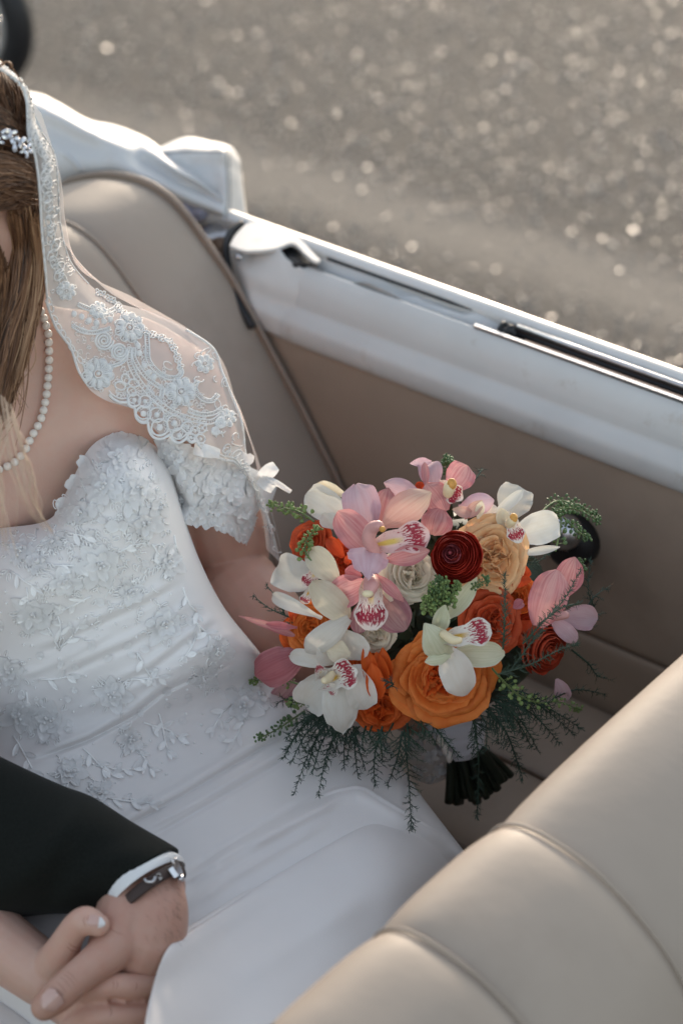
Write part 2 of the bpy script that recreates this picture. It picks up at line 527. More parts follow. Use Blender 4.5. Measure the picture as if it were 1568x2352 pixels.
# seats: upholstered channels swept over a side profile (X,Z)
def seat_channels(seat, prof, ys, puff, npr=44, mat='leather', name='seat_panel', end_caps=True):
    pr = [tuple(q) for q in curve(prof, npr)]
    nr = []
    for i in range(npr):
        a = pr[max(i - 1, 0)]; b = pr[min(i + 1, npr - 1)]
        dx, dz = b[0] - a[0], b[1] - a[1]; l = math.hypot(dx, dz) or 1
        nr.append((-dz / l, dx / l))
    for y0, y1 in zip(ys[:-1], ys[1:]):
        ny = 17; P = []
        for j in range(ny):
            s = 2 * j / (ny - 1) - 1
            h = puff * (max(0, 1 - abs(s) ** 3.2)) ** .75
            y = y0 + (y1 - y0) * j / (ny - 1)
            P.append([Vector((pr[i][0] + nr[i][0] * (h - puff), y, pr[i][1] + nr[i][1] * (h - puff))) for i in range(npr)])
        o = grid_obj(name, P, M[mat], seat)
    for y in ys[1:-1]:
        mb = MB(); mb.add(*tube_geo([Vector((pr[i][0] - nr[i][0] * puff * .55, y, pr[i][1] - nr[i][1] * puff * .55)) for i in range(npr)], puff * .22, 6))
        mb.build('piping', M['piping'] if mat == 'leather_dark' else M['leather'], seat)
    return pr

# rear seat
YD = 1.80
edge_px = [(790, 1140), (740, 1030), (690, 930), (645, 845), (600, 762), (565, 695), (530, 632), (480, 560), (435, 498), (390, 450), (330, 413), (255, 398), (190, 404), (140, 425)]
rp = [(v.x, v.z) for v in (on_y(x, y, YD - .01) for x, y in edge_px)]
rp = [(-1.33, .40), (-1.37, .50)] + rp
b = rp[-1]
rp += [(b[0] - .05, b[1] - .06), (b[0] - .07, b[1] - .25), (b[0] - .05, .40)]
rp = rp[::-1]
back = empty('rear_seat', (-1.5, .9, .6)); back.parent = car; back.matrix_parent_inverse = Matrix.Translation(-car.location)
pr = seat_channels(back, rp, [-.10, .14, .28, .42, .56, .70, .84, .98, 1.12, 1.26, 1.40, 1.535, 1.668, YD - .008], .007)
mb = MB()
n = len(pr); mb.add([(x, YD - .012, z) for x, z in pr], [tuple(range(n))]); mb.build('side_panel', M['leather_dark'], back, False)
mb = MB(); mb.add(*tube_geo([Vector((x, YD - .010, z)) for x, z in pr], .0032, 8)); mb.build('edge_welt', M['piping'], back)
# rear cushion
cp = [(-1.46, .40), (-1.45, .445), (-1.38, .462), (-1.2, .468), (-1.02, .468), (-.93, .455), (-.90, .42), (-.90, .30), (-.91, .22)]
cush = empty('rear_cushion', (-1.2, .9, .4)); cush.parent = car; cush.matrix_parent_inverse = Matrix.Translation(-car.location)
seat_channels(cush, cp, [-.10, .30, .70, 1.05, 1.30, 1.52, 1.66, YD - .004], .012, mat='leather_dark', name='cushion_panel')

# front seat
fp = [(-.83, .30), (-.825, .50), (-.82, .65), (-.806, .77), (-.792, .825), (-.777, .849), (-.752, .860), (-.715, .857), (-.683, .847), (-.648, .826), (-.6155, .797), (-.585, .75), (-.562, .69), (-.545, .60), (-.53, .45)]
front = empty('front_seat', (-.7, 1.0, .4)); front.parent = car; front.matrix_parent_inverse = Matrix.Translation(-car.location)
seat_channels(front, fp, [.45, .60, .752, .898, 1.044, 1.190, 1.70], .006, npr=60)
mb = MB(); n = 60; prf = curve(fp, n)
for yy in (1.70, .45):
    mb = MB(); mb.add([(x, yy, z) for x, z in prf], [tuple(range(n))]); mb.build('side_panel', M['leather'], front, False)

# door: leather trim, white cap, slot, outer skin
door = empty('door', (-.9, 1.85, .5)); door.parent = car; door.matrix_parent_inverse = Matrix.Translation(-car.location)
def XS(a, b, n): return [a + (b - a) * i / (n - 1) for i in range(n)]
X_BACK = -1.535
def cap_skew(x, y, z):
    k = max(0, min(1, (X_BACK + .12 - x) / .12))
    return (.010 * k * k, -.006 * k * k + (0.0 if z < .8 else -.0))
leat = smooth_prof([(1.803, .20), (1.812, .28), (1.806, .395), (1.812, .405), (1.8045, .415), (1.802, .49), (1.8005, .535), (1.811, .5405), (1.8105, .5465), (1.799, .552), (1.797, .64), (1.7995, .72), (1.8015, .7655)], 90)
grid_obj('leather_trim', extrude_prof(leat, XS(X_BACK - .09, .25, 40)), M['leather_dark'], door)
cap = smooth_prof([(1.8045, .7595), (1.7985, .7610), (1.7945, .7665), (1.7930, .776), (1.7945, .7865), (1.8005, .7945), (1.8075, .801), (1.8095, .8065), (1.8115, .813), (1.8165, .8245), (1.8235, .8335), (1.8305, .8385), (1.8335, .8392), (1.8352, .8375), (1.8355, .828), (1.8357, .80)], 70)
xs = XS(X_BACK - .05, .25, 70)
P = extrude_prof(cap, xs, cap_skew)
grid_obj('door_cap', P, M['paint'], door)
flange = smooth_prof([(1.8575, .80), (1.8578, .838), (1.8585, .8445), (1.8605, .847), (1.868, .8492), (1.8755, .8485), (1.881, .845), (1.884, .838), (1.893, .80), (1.905, .72), (1.912, .60), (1.912, .45), (1.90, .30), (1.87, .22)], 70)
grid_obj('outer_skin', extrude_prof(flange, XS(-1.72, .6, 60)), M['paint'], door)
# window slot: dark channel, felt, sealing strips and bright trim
xw = on_y(1150, 765, 1.838).x
mb = MB()
mb.add([Vector((xw - .012, 1.8358, .790)), Vector((.25, 1.8358, .790)), Vector((.25, 1.8572, .790)), Vector((xw - .012, 1.8572, .790))], [(0, 1, 2, 3)])
mb.build('slot_floor', M['black'], door, False)
mb = MB(); mb.add(*box_geo(Vector(((xw + .25) / 2, 1.8548, .826)), Vector(((.25 - xw) / 2, 0, 0)), Vector((0, .002, 0)), Vector((0, 0, .018)))); mb.build('glass_seal', M['felt'], door, False)
mb = MB(); mb.add(*tube_geo([Vector((x, 1.8535, .8445)) for x in XS(xw + .01, .25, 20)], .0032, 8)); mb.build('chrome_channel', M['chrome'], door)
mb = MB(); mb.add(*tube_geo([Vector((x, 1.8512, .838)) for x in XS(xw + .012, .25, 20)], .0026, 8)); mb.build('rubber_strip', M['black'], door)
mb = MB(); mb.add(*tube_geo([Vector((x, 1.8375, .8405)) for x in XS(xw + .03, .25, 20)], .0028, 6)); mb.build('felt_strip', M['felt_tan'], door)
mb = MB(); mb.add(*box_geo(Vector(((xw - .03 + .25) / 2, 1.8332, .8412)), Vector(((.28 - xw) / 2, 0, 0)), Vector((0, .0022, 0)), Vector((0, 0, .0018)))); mb.build('chrome_trim', M['chrome'], door, False)
# crumpled white vinyl stuffed in the slot behind the window
P = []
for i in range(70):
    f = i / 69; x = -1.53 + (xw + .005 + 1.53) * f; row = []
    for j in range(12):
        v = j / 11
        z = .838 - .010 * math.sin(math.pi * v) * (1.2 - .5 * f) + .009 * noise.noise(Vector((x * 17, v * 2.2, 3))) + .003 * noise.noise(Vector((x * 46, v * 3, 6))) + .004 * math.exp(-((f - .83) / .035) ** 2) * math.sin(v * 9) + .003 * math.sin(v * 7 + f * 5)
        row.append(Vector((x, 1.8352 + .0224 * v, z)))
    P.append(row)
grid_obj('slot_cover', P, M['vinyl'], door)
mb = MB(); mb.add(*tube_geo([Vector((x, 1.8566, .8430)) for x in XS(-1.47, xw - .05, 20)], [.0018] * 17 + [.0014, .001, .0005], 6)); mb.build('panel_gap', M['black'], door)
# rubber end bracket at the start of the slot
geo = []
for k in range(9):
    rgk = random.Random(k)
    geo.append(ball_geo(Vector((xw - .004 + .014 * rgk.random(), 1.841 + .012 * rgk.random(), .832 + .012 * rgk.random())), .0055))
remesh('rubber_stop', geo, .0016, M['black'], door, 3)
mb = MB(); mb.add(*tube_geo([Vector((xw - .004, 1.837 + .02 * i / 8, .8385 + .0075 * math.sin(math.pi * i / 8))) for i in range(9)], .0028, 6)); mb.build('slot_lip', M['black'], door)
# corner plate with a dark mouth, the pillar and its rubber seal
def plate(name, outline, z, th, mat, parent):
    top = [on_z(x, y, z) for x, y in outline]; n = len(top)
    bm = bmesh.new()
    tv = [bm.verts.new(p) for p in top]; bv = [bm.verts.new(p - Vector((0, 0, th))) for p in top]
    bm.faces.new(tv); bm.faces.new(bv[::-1])
    for i in range(n): bm.faces.new((tv[i], bv[i], bv[(i + 1) % n], tv[(i + 1) % n]))
    bmesh.ops.recalc_face_normals(bm, faces=bm.faces)
    bmesh.ops.bevel(bm, geom=[e for e in bm.edges], offset=.0012, segments=2, affect='EDGES')
    me = bpy.data.meshes.new(name); bm.to_mesh(me); bm.free()
    return link(name, me, mat, parent, False)
pl = [tuple(q) for q in curve([(527, 563), (541, 536), (576, 507), (625, 519), (676, 537), (695, 552), (716, 574), (736, 596), (722, 600), (700, 583), (684, 566), (668, 558), (642, 568), (611, 574), (569, 576), (545, 571)], 40)]
plate('corner_plate', pl, .852, .004, M['paint'], door)
plate('plate_shadow_gap', [(641, 572), (667, 560), (690, 578), (731, 602), (710, 605), (676, 606), (655, 592)], .8415, .02, M['black'], door)
for (x, y) in ((549, 589), (588, 707)):
    c = on_y(x, y, 1.803 if y < 650 else 1.797); mb = MB(); mb.add(*ball_geo(c, .0048, 12, 8)); mb.build('screw', M['chrome'], door)
mb = MB(); mb.add(*tube_geo(curveW([(556, 512, 2.70), (528, 535, 2.685), (519, 575, 2.67), (526, 620, 2.665), (538, 665, 2.66), (552, 705, 2.655), (580, 752, 2.65)], 30), [.0042] * 30, 8)); mb.build('rubber_seal', M['black'], door)
rounded = ctrl_grid([[(527, 562, 2.705), (560, 574, 2.675), (605, 574, 2.655), (639, 571, 2.645), (657, 591, 2.643), (682, 609, 2.638), (722, 627, 2.632)],
                     [(523, 590, 2.698), (552, 615, 2.664), (595, 632, 2.650), (638, 648, 2.643), (662, 658, 2.639), (690, 668, 2.635), (728, 682, 2.630)],
                     [(530, 640, 2.695), (560, 662, 2.664), (600, 680, 2.654), (640, 698, 2.648), (665, 706, 2.644), (692, 716, 2.640), (728, 730, 2.634)],
                     [(548, 695, 2.692), (575, 709, 2.662), (610, 722, 2.652), (642, 734, 2.647), (668, 744, 2.642), (696, 754, 2.638), (730, 768, 2.632)],
                     [(585, 750, 2.694), (600, 755, 2.670), (625, 764, 2.660), (650, 773, 2.655), (675, 782, 2.650), (700, 791, 2.645), (730, 803, 2.638)]], 30, 30)
shell('cap_end', rounded, .03, M['paint'], door)
# pillar behind the seat: rusty post, pale frame
post = empty('body_pillar', (-1.65, 1.85, .8)); post.parent = car; post.matrix_parent_inverse = Matrix.Translation(-car.location)
A = ctrl_grid([[(455, 522, 2.735), (490, 512, 2.73), (530, 508, 2.73)], [(470, 540, 2.715), (500, 545, 2.712), (530, 530, 2.72)], [(480, 552, 2.715), (505, 556, 2.71), (535, 545, 2.72)]], 8, 8)
shell('pillar_top', A, .03, M['chrome'], post)
mb = MB(); mb.add(*tube_geo(curveW([(505, 548, 2.715), (512, 600, 2.71), (528, 650, 2.705), (545, 690, 2.70), (560, 730, 2.70)], 16), .009, 8)); mb.build('pillar_post', M['rust'], post)
mb = MB(); mb.add(*tube_geo(curveW([(498, 555, 2.725), (505, 600, 2.72), (520, 650, 2.715), (538, 700, 2.71)], 16), .0045, 8)); mb.build('pale_frame', M['paint'], post)
A = ctrl_grid([[(380, 440, 2.80), (440, 480, 2.80), (540, 530, 2.80), (640, 560, 2.80)], [(430, 640, 2.80), (500, 660, 2.80), (560, 690, 2.79), (660, 720, 2.80)], [(560, 860, 2.78), (620, 880, 2.78), (660, 900, 2.78), (740, 900, 2.78)]], 12, 12)
shell('inner_well', A, .01, M['black'], post)
A = ctrl_grid([[(372, 440, 2.735), (410, 460, 2.735), (450, 470, 2.735), (500, 480, 2.735)], [(395, 470, 2.73), (420, 480, 2.73), (455, 490, 2.73), (500, 490, 2.73)], [(425, 512, 2.735), (440, 516, 2.735), (470, 502, 2.735), (505, 497, 2.735)]], 12, 14)
for i in range(12):
    for j in range(14): A[i, j, 2] += .004 * math.sin(j * 1.7 + i * .4)
shell('torn_lining', A, .01, M['liner'], post)
# window winder on the trim
wind = empty('window_winder', tuple(on_y(1320, 1235, 1.79))); wind.parent = door; wind.matrix_parent_inverse = Matrix.Translation(-door.location)
c0 = on_y(1322, 1234, 1.797)
mb = MB(); mb.add(*tube_geo([c0, c0 + Vector((0, -.012, 0)), c0 + Vector((0, -.022, 0)), c0 + Vector((0, -.028, 0))], [.030, .030, .026, .016], 24)); mb.build('escutcheon', M['black'], wind)
c1 = on_y(1296, 1222, 1.765)
mb = MB(); mb.add(*tube_geo([c0 + Vector((0, -.02, 0)), c0.lerp(c1, .5), c1], [.012, .012, .016], 16)); mb.build('shaft', M['chrome'], wind)
mb = MB(); mb.add(*ball_geo(c1, .019, 20, 12)); mb.build('knob', M['chrome'], wind)
# folded soft top
top = empty('folded_top', (-1.8, 1.6, .85)); top.parent = car; top.matrix_parent_inverse = Matrix.Translation(-car.location)
rows = [[(-140, 195, 2.86), (-140, 232, 2.79), (-140, 280, 2.78), (-140, 330, 2.775), (-140, 385, 2.78), (-140, 440, 2.80)],
        [(60, 208, 2.86), (62, 235, 2.79), (65, 280, 2.775), (70, 330, 2.77), (75, 385, 2.775), (80, 440, 2.80)],
        [(130, 232, 2.85), (128, 258, 2.78), (125, 300, 2.772), (120, 345, 2.76), (125, 390, 2.765), (130, 440, 2.79)],
        [(200, 272, 2.83), (205, 298, 2.765), (205, 330, 2.76), (200, 365, 2.748), (205, 398, 2.755), (210, 430, 2.79)],
        [(270, 288, 2.83), (280, 322, 2.76), (275, 350, 2.752), (270, 378, 2.738), (275, 402, 2.745), (280, 425, 2.78)],
        [(340, 318, 2.81), (345, 350, 2.755), (345, 380, 2.75), (340, 405, 2.732), (345, 428, 2.738), (350, 446, 2.765)],
        [(400, 362, 2.79), (405, 387, 2.738), (410, 412, 2.738), (410, 435, 2.725), (410, 455, 2.728), (410, 472, 2.75)],
        [(450, 395, 2.77), (455, 415, 2.732), (460, 435, 2.735), (460, 455, 2.722), (460, 473, 2.724), (465, 490, 2.74)],
        [(507, 445, 2.75), (510, 456, 2.722), (512, 468, 2.722), (512, 482, 2.716), (514, 494, 2.717), (518, 507, 2.73)]]
A = ctrl_grid(rows, 120, 60)
X, Y = A[..., 0], A[..., 1]
def fold(A, pl, w, amp, taper=True):
    d, s, _ = poly_dist(A[..., 0], A[..., 1], pl)
    k = np.exp(-(d / w) ** 2) * amp
    if taper: k = k * np.clip(np.minimum(s, 1 - s) * 6, 0, 1)
    A[..., 2] -= k
fold(A, [(60, 238), (130, 262), (200, 304), (262, 345), (330, 362)], 24, .010)
fold(A, [(225, 292), (285, 318), (335, 350)], 17, -.011)
fold(A, [(240, 290), (310, 308), (365, 345), (420, 398), (480, 432)], 18, .007)
fold(A, [(300, 345), (360, 372), (430, 420), (500, 462)], 20, -.006)
fold(A, [(140, 345), (170, 372), (190, 398)], 4, .006)
shell('boot_cover', A, .14, M['vinyl'], top)
rows = [[(365, 338, 2.83), (425, 314, 2.85), (480, 322, 2.86), (530, 335, 2.87), (550, 362, 2.92)],
        [(370, 346, 2.775), (428, 340, 2.77), (480, 342, 2.758), (517, 343, 2.745), (549, 368, 2.82)],
        [(395, 385, 2.765), (440, 385, 2.758), (480, 385, 2.748), (520, 385, 2.735), (552, 400, 2.80)],
        [(430, 440, 2.755), (465, 440, 2.748), (495, 440, 2.738), (522, 440, 2.728), (557, 445, 2.79)],
        [(470, 495, 2.75), (485, 500, 2.74), (500, 503, 2.732), (519, 507, 2.722), (563, 499, 2.785)]]
A = ctrl_grid(rows, 50, 50)
for i in range(50):
    for j in range(50): A[i, j, 2] += .004 * noise.noise(Vector((i * .11, j * .13, 5)))
shell('top_flap', A, .08, M['vinyl'], top)
FD = Depth(A)
for pl in ([(519, 346), (521, 400), (523, 450), (518, 504)], [(376, 352), (430, 347), (515, 349)], [(527, 348), (528, 400), (530, 450), (527, 502)]):
    pts = [FD.at(q[0], q[1], .0012) for q in curve(pl, 26)]
    mb = MB()
    for a, b_ in zip(pts[:-1], pts[1:]): mb.add(*tube_geo([a, a.lerp(b_, .7)], .0010, 4))
    mb.build('stitching', M['seam'], top)
# body tub, floor and far side, so that the car stands as a car from the side
mb = MB()
mb.add(*box_geo(Vector((-.9, .9, .20)), Vector((1.1, 0, 0)), Vector((0, .99, 0)), Vector((0, 0, .02)))); mb.build('floor_pan', M['floor'], car, False)
rear = smooth_prof([(-1.70, .20), (-2.05, .25), (-2.45, .35), (-2.62, .55), (-2.55, .72), (-2.2, .80), (-1.9, .82), (-1.82, .79)], 30)
grid_obj('rear_body', [[Vector((x, y, z - (.03 * abs(y - .9) ** 3))) for x, z in rear] for y in XS(-.08, 1.88, 24)], M['paint'], car)
# ------------------------------------------------------------------ skin, cloth, hair materials
def skin_mat(name, base, red):
    m, nt, p, out = mat_new(name)
    co = coords(nt)
    f = noise_n(nt, co, 14, 4, .6); g = noise_n(nt, co, 60, 3, .6)
    c = ramp(nt, f, [(.3, tuple(a * .95 for a in base)), (.7, tuple(min(1, a * 1.05) for a in base))])
    c = mixc(nt, math_n(nt, 'MULTIPLY_ADD', g, 1.5, -.62, clamp=True), c, red)
    nt.links.new(c, p.inputs['Base Color'])
    vo = N(nt, 'ShaderNodeTexVoronoi'); vo.inputs['Scale'].default_value = 55; nt.links.new(co, vo.inputs['Vector'])
    sz = math_n(nt, 'MULTIPLY', noise_n(nt, co, 23, 2), .16)
    fk = math_n(nt, 'MULTIPLY', math_n(nt, 'SUBTRACT', math_n(nt, 'SUBTRACT', sz, .035), vo.outputs['Distance']), 14.0, clamp=True)
    lv = noise_n(nt, co, 5, 3, .6)
    c = mixc(nt, math_n(nt, 'MULTIPLY_ADD', lv, 2.2, -.95, clamp=True), c, tuple(min(1, a * b_) for a, b_ in zip(base, (1.02, .86, .82))))
    c = mixc(nt, math_n(nt, 'MULTIPLY', fk, .5), c, tuple(a * b_ for a, b_ in zip(base, (.72, .55, .48))))
    nt.links.new(c, p.inputs['Base Color'])
    p.inputs['Roughness'].default_value = .48
    p.inputs['Specular IOR Level'].default_value = .4
    p.inputs['Subsurface Weight'].default_value = .16
    p.inputs['Subsurface Radius'].default_value = (.012, .0045, .0025)
    p.inputs['Subsurface Scale'].default_value = .7
    bump(nt, noise_n(nt, co, 420, 3, .6), .22, .0009, p.inputs['Normal'])
    return m
M['skin'] = skin_mat('fair_skin', (.62, .40, .315), (.62, .335, .26))
M['skin_man'] = skin_mat('tanned_skin', (.54, .335, .26), (.52, .245, .18))
M['nail'] = simple('pale_nail', (.62, .40, .34), .22, var=.05, coat=.4)
M['nail_white'] = simple('white_nail_tip', (.80, .79, .78), .2, var=.02, coat=.5)
M['crepe'] = simple('ivory_crepe', (.79, .762, .75), .62, var=.025, nscale=8, bscale=1400, bstr=.10, bdist=.0004, sheen=.15)
M['lace'] = simple('white_lace', (.90, .89, .88), .75, var=.06, nscale=120, bscale=1600, bstr=.2, bdist=.0003)
add_translucent(M['lace'], (.88, .87, .86), .22)
M['organza'] = simple('organza_petal', (.90, .89, .885), .6, var=.05, nscale=60)
add_translucent(M['organza'], (.88, .87, .86), .30)
M['thread'] = simple('white_thread', (.90, .89, .88), .7, var=.03)
M['suit'] = simple('black_wool', (.0085, .0100, .0085), .85, var=.25, nscale=500, bscale=1500, bstr=.3, bdist=.0004, sheen=.035, spec=.12)
M['shirt'] = simple('white_cotton', (.74, .74, .74), .7, var=.03, bscale=1500, bstr=.2, bdist=.0004)
M['pearl'] = simple('cream_pearl', (.80, .73, .66), .16, var=.06, nscale=200, coat=.5)
M['crystal'] = simple('clear_crystal', (.72, .72, .76), .06, .55, var=.25, nscale=300, spec=.9)
M['strap'] = simple('brown_strap', (.045, .026, .021), .6, bscale=700, bstr=.4)
M['ink'] = simple('white_lettering', (.75, .74, .72), .6)
# tulle: a fine see-through weave
def tulle(name, alpha):
    m, nt, p, out = mat_new(name)
    p.inputs['Base Color'].default_value = (.84, .825, .81, 1); p.inputs['Roughness'].default_value = .9; p.inputs['Specular IOR Level'].default_value = .05
    tp = N(nt, 'ShaderNodeBsdfTransparent'); mx = N(nt, 'ShaderNodeMixShader')
    co = coords(nt); f = noise_n(nt, co, 30, 3)
    tl = N(nt, 'ShaderNodeBsdfTranslucent'); tl.inputs[0].default_value = (.80, .79, .79, 1)
    m2 = N(nt, 'ShaderNodeMixShader', i_0=.45); nt.links.new(p.outputs[0], m2.inputs[1]); nt.links.new(tl.outputs[0], m2.inputs[2])
    nt.links.new(math_n(nt, 'MULTIPLY_ADD', f, .16, alpha - .08), mx.inputs[0])
    nt.links.new(tp.outputs[0], mx.inputs[1]); nt.links.new(m2.outputs[0], mx.inputs[2]); nt.links.new(mx.outputs[0], out.inputs[0])
    return m
M['tulle'] = tulle('soft_tulle', .68)
M['tulle2'] = tulle('layered_tulle', .52)
def hair_mat(name, stops):
    m, nt, p, out = mat_new(name)
    a = N(nt, 'ShaderNodeAttribute', attribute_name='tone')
    nt.links.new(ramp(nt, a.outputs['Fac'], stops), p.inputs['Base Color'])
    p.inputs['Roughness'].default_value = .48; p.inputs['Specular IOR Level'].default_value = .4
    return m
M['hair'] = hair_mat('brown_hair', [(0, (.026, .012, .006)), (.4, (.105, .046, .022)), (.75, (.25, .125, .062)), (1, (.46, .28, .16))])
M['hair_base'] = simple('dark_hair', (.022, .012, .008), .6)

# ------------------------------------------------------------------ bride: body
def shell_geo(A, thick):
    F = [v for r in gridW(A) for v in r]; nu, nv = A.shape[:2]; off = nu * nv
    B = [v + VD * thick for v in F]
    fs = grid_faces(nu, nv) + [tuple(off + k for k in f[::-1]) for f in grid_faces(nu, nv)]
    for i in range(nu - 1):
        fs.append((i * nv, (i + 1) * nv, off + (i + 1) * nv, off + i * nv)); e = nv - 1
        fs.append((i * nv + e, off + i * nv + e, off + (i + 1) * nv + e, (i + 1) * nv + e))
    for j in range(nv - 1):
        fs.append((j, off + j, off + j + 1, j + 1)); e = (nu - 1) * nv
        fs.append((e + j, e + j + 1, off + e + j + 1, off + e + j))
    bm = bmesh.new(); vv = [bm.verts.new(v) for v in F + B]
    for f in fs: bm.faces.new([vv[i] for i in f])
    bmesh.ops.recalc_face_normals(bm, faces=bm.faces); bm.verts.index_update()
    out = ([v.co.copy() for v in bm.verts], [tuple(v.index for v in f.verts) for f in bm.faces]); bm.free()
    return out
CH = ctrl_grid([[(-170, 745, 2.16), (0, 720, 2.11), (70, 690, 2.10), (140, 705, 2.15), (230, 715, 2.20), (330, 728, 2.215), (420, 775, 2.23), (490, 830, 2.27)],
                [(-170, 900, 2.14), (0, 880, 2.125), (90, 850, 2.13), (180, 840, 2.145), (270, 845, 2.16), (360, 860, 2.175), (440, 880, 2.20), (498, 900, 2.26)],
                [(-170, 1050, 2.13), (0, 1030, 2.13), (90, 1010, 2.135), (180, 990, 2.145), (270, 980, 2.155), (340, 985, 2.175), (420, 1000, 2.21), (480, 1010, 2.26)],
                [(-170, 1260, 2.15), (0, 1250, 2.16), (100, 1215, 2.165), (170, 1160, 2.165), (250, 1090, 2.165), (320, 1090, 2.175), (380, 1100, 2.22), (430, 1110, 2.28)],
                [(-170, 1700, 2.24), (0, 1650, 2.24), (130, 1600, 2.24), (230, 1550, 2.24), (330, 1500, 2.24), (400, 1450, 2.25), (440, 1420, 2.27), (460, 1400, 2.30)]], 50, 50)
HC = W(-95, 420, 2.06)
geos = [shell_geo(CH, .13)]
geos.append(capsule_geo([W(-20, 800, 2.19), W(-40, 640, 2.12), W(-70, 500, 2.08)], [.062, .055, .055], 16))            # neck
geos.append(ball_geo(HC, .1, 24, 18, (VR * .062, (VD * .094), VU * .112)))                                                   # skull
geos.append(ball_geo(W(-165, 560, 2.03), .1, 20, 14, (VR * .055, VD * .058, VU * .062)))                                    # jaw
geos.append(capsule_geo([W(-215, 440, 1.985), W(-262, 500, 1.965)], [.012, .016], 10))                                       # nose
geos.append(capsule_geo([W(-235, 565, 1.985), W(-205, 575, 1.985)], [.010, .008], 10))                                       # lips
geos.append(ball_geo(W(-205, 430, 1.985), .013, 10, 8))                                                                      # eye
# ear
geos.append(capsule_geo([W(18, 600, 2.055), W(6, 560, 2.04), W(14, 515, 2.035), (W(36, 500, 2.04)), W(52, 520, 2.05), W(46, 555, 2.05), W(30, 590, 2.05), W(16, 608, 2.05)], [.006, .006, .006, .006, .006, .006, .007, .008], 8))
geos.append(ball_geo(W(20, 550, 2.075), .02, 12, 10))
# left arm: upper arm, then the forearm running forward behind the bouquet
geos.append(capsule_geo([W(400, 882, 2.255), W(440, 1000, 2.275), W(485, 1130, 2.30), W(520, 1230, 2.34), W(535, 1280, 2.375)], [.042, .042, .041, .0405, .036], 20))
geos.append(capsule_geo([W(548, 1348, 2.338), W(585, 1395, 2.335), W(640, 1455, 2.335), W(740, 1530, 2.355), W(890, 1600, 2.40)], [.040, .0405, .038, .032, .025], 20))
# left hand closing round the stems
HP = [(905, 1605, 2.405), (970, 1625, 2.41)]
geos.append(capsule_geo([W(*q) for q in HP], [.028, .030], 14))
for k in range(4):
    geos.append(capsule_geo([W(985 + 6 * k, 1600 + 13 * k, 2.405), W(1050 + 4 * k, 1602 + 14 * k, 2.40), W(1090, 1610 + 14 * k, 2.385)], [.0095, .009, .0075], 10))
geos.append(capsule_geo([W(930, 1585, 2.38), W(975, 1580, 2.36), W(1010, 1590, 2.345)], [.012, .011, .009], 10))
# right arm and the hand holding the groom's
geos.append(capsule_geo([W(-230, 820, 2.20), W(-260, 1200, 2.20), W(-280, 1600, 2.14), W(-270, 1850, 2.08)], [.05, .045, .042, .04], 18))
geos.append(capsule_geo([W(-270, 1880, 2.08), W(-160, 2030, 2.03), W(-40, 2140, 2.005), W(50, 2205, 1.995), W(105, 2245, 1.985)], [.040, .036, .031, .0275, .026], 20))
geos.append(capsule_geo([W(215, 2300, 1.962), W(275, 2300, 1.962), W(335, 2296, 1.968)], [.018, .018, .016], 16))
geos.append(capsule_geo([W(112, 2235, 1.99), W(150, 2270, 1.985), W(200, 2310, 1.99)], [.024, .028, .026], 16))     # palm
geos.append(capsule_geo([W(120, 2225, 1.975), W(140, 2190, 1.958), W(160, 2150, 1.945), W(178, 2125, 1.937), W(200, 2116, 1.932), W(226, 2126, 1.930)], [.018, .0150, .0122, .0116, .0122, .0095], 14))  # thumb
for k, pts in enumerate(([(180, 2300, 1.972), (215, 2274, 1.943), (262, 2264, 1.934), (312, 2267, 1.940), (372, 2257, 1.955)],
                         [(165, 2360, 1.965), (205, 2342, 1.942), (252, 2334, 1.935), (302, 2336, 1.938), (362, 2326, 1.95)],
                         [(165, 2425, 1.965), (210, 2412, 1.942), (255, 2406, 1.936), (300, 2408, 1.94), (350, 2402, 1.95)],
                         [(165, 2460, 1.965), (210, 2448, 1.945), (250, 2444, 1.94), (290, 2446, 1.945), (330, 2444, 1.955)])):
    geos.append(capsule_geo([W(*q) for q in pts], [.0108, .0112, .0103, .0106, .0090] if k == 0 else [.0100, .0106, .0098, .0100, .0086] if k < 2 else [.0106, .0106, .0100, .0096, .0082], 14))
bride = remesh('person', geos, .0020, M['skin'], None, 3)
tag(bride, 'bride in an embroidered white wedding dress sitting on the back seat', 'person')
M['eye'] = simple('eye_white', (.75, .73, .70), .15, var=.03); M['iris'] = simple('brown_iris', (.06, .03, .015), .1); M['lips'] = simple('rose_lips', (.42, .14, .13), .4)
for x, y, t in ((-222, 432, 1.978), (-240, 425, 2.035)):
    p = W(x, y, t); mb = MB(); mb.add(*ball_geo(p, .0115, 14, 10)); e_ = mb.build('eye', M['eye'], bride)
    mb = MB(); mb.add(*ball_geo(p - VR * .0075 - VD * .005, .0052, 12, 8)); mb.build('iris', M['iris'], e_)
mb = MB(); mb.add(*tube_geo(curveW([(-262, 566, 2.0), (-255, 570, 1.975), (-232, 572, 1.963), (-208, 568, 1.972)], 12), [.002, .004, .0055, .0062, .0064, .0062, .006, .0055, .005, .004, .003, .0015], 8)); mb.build('lips', M['lips'], bride)
mb = MB(); mb.add(*tube_geo(curveW([(-235, 398, 1.975), (-205, 385, 1.957), (-175, 392, 1.952)], 8), .0022, 6)); mb.build('eyebrow', M['hair_base'], bride)
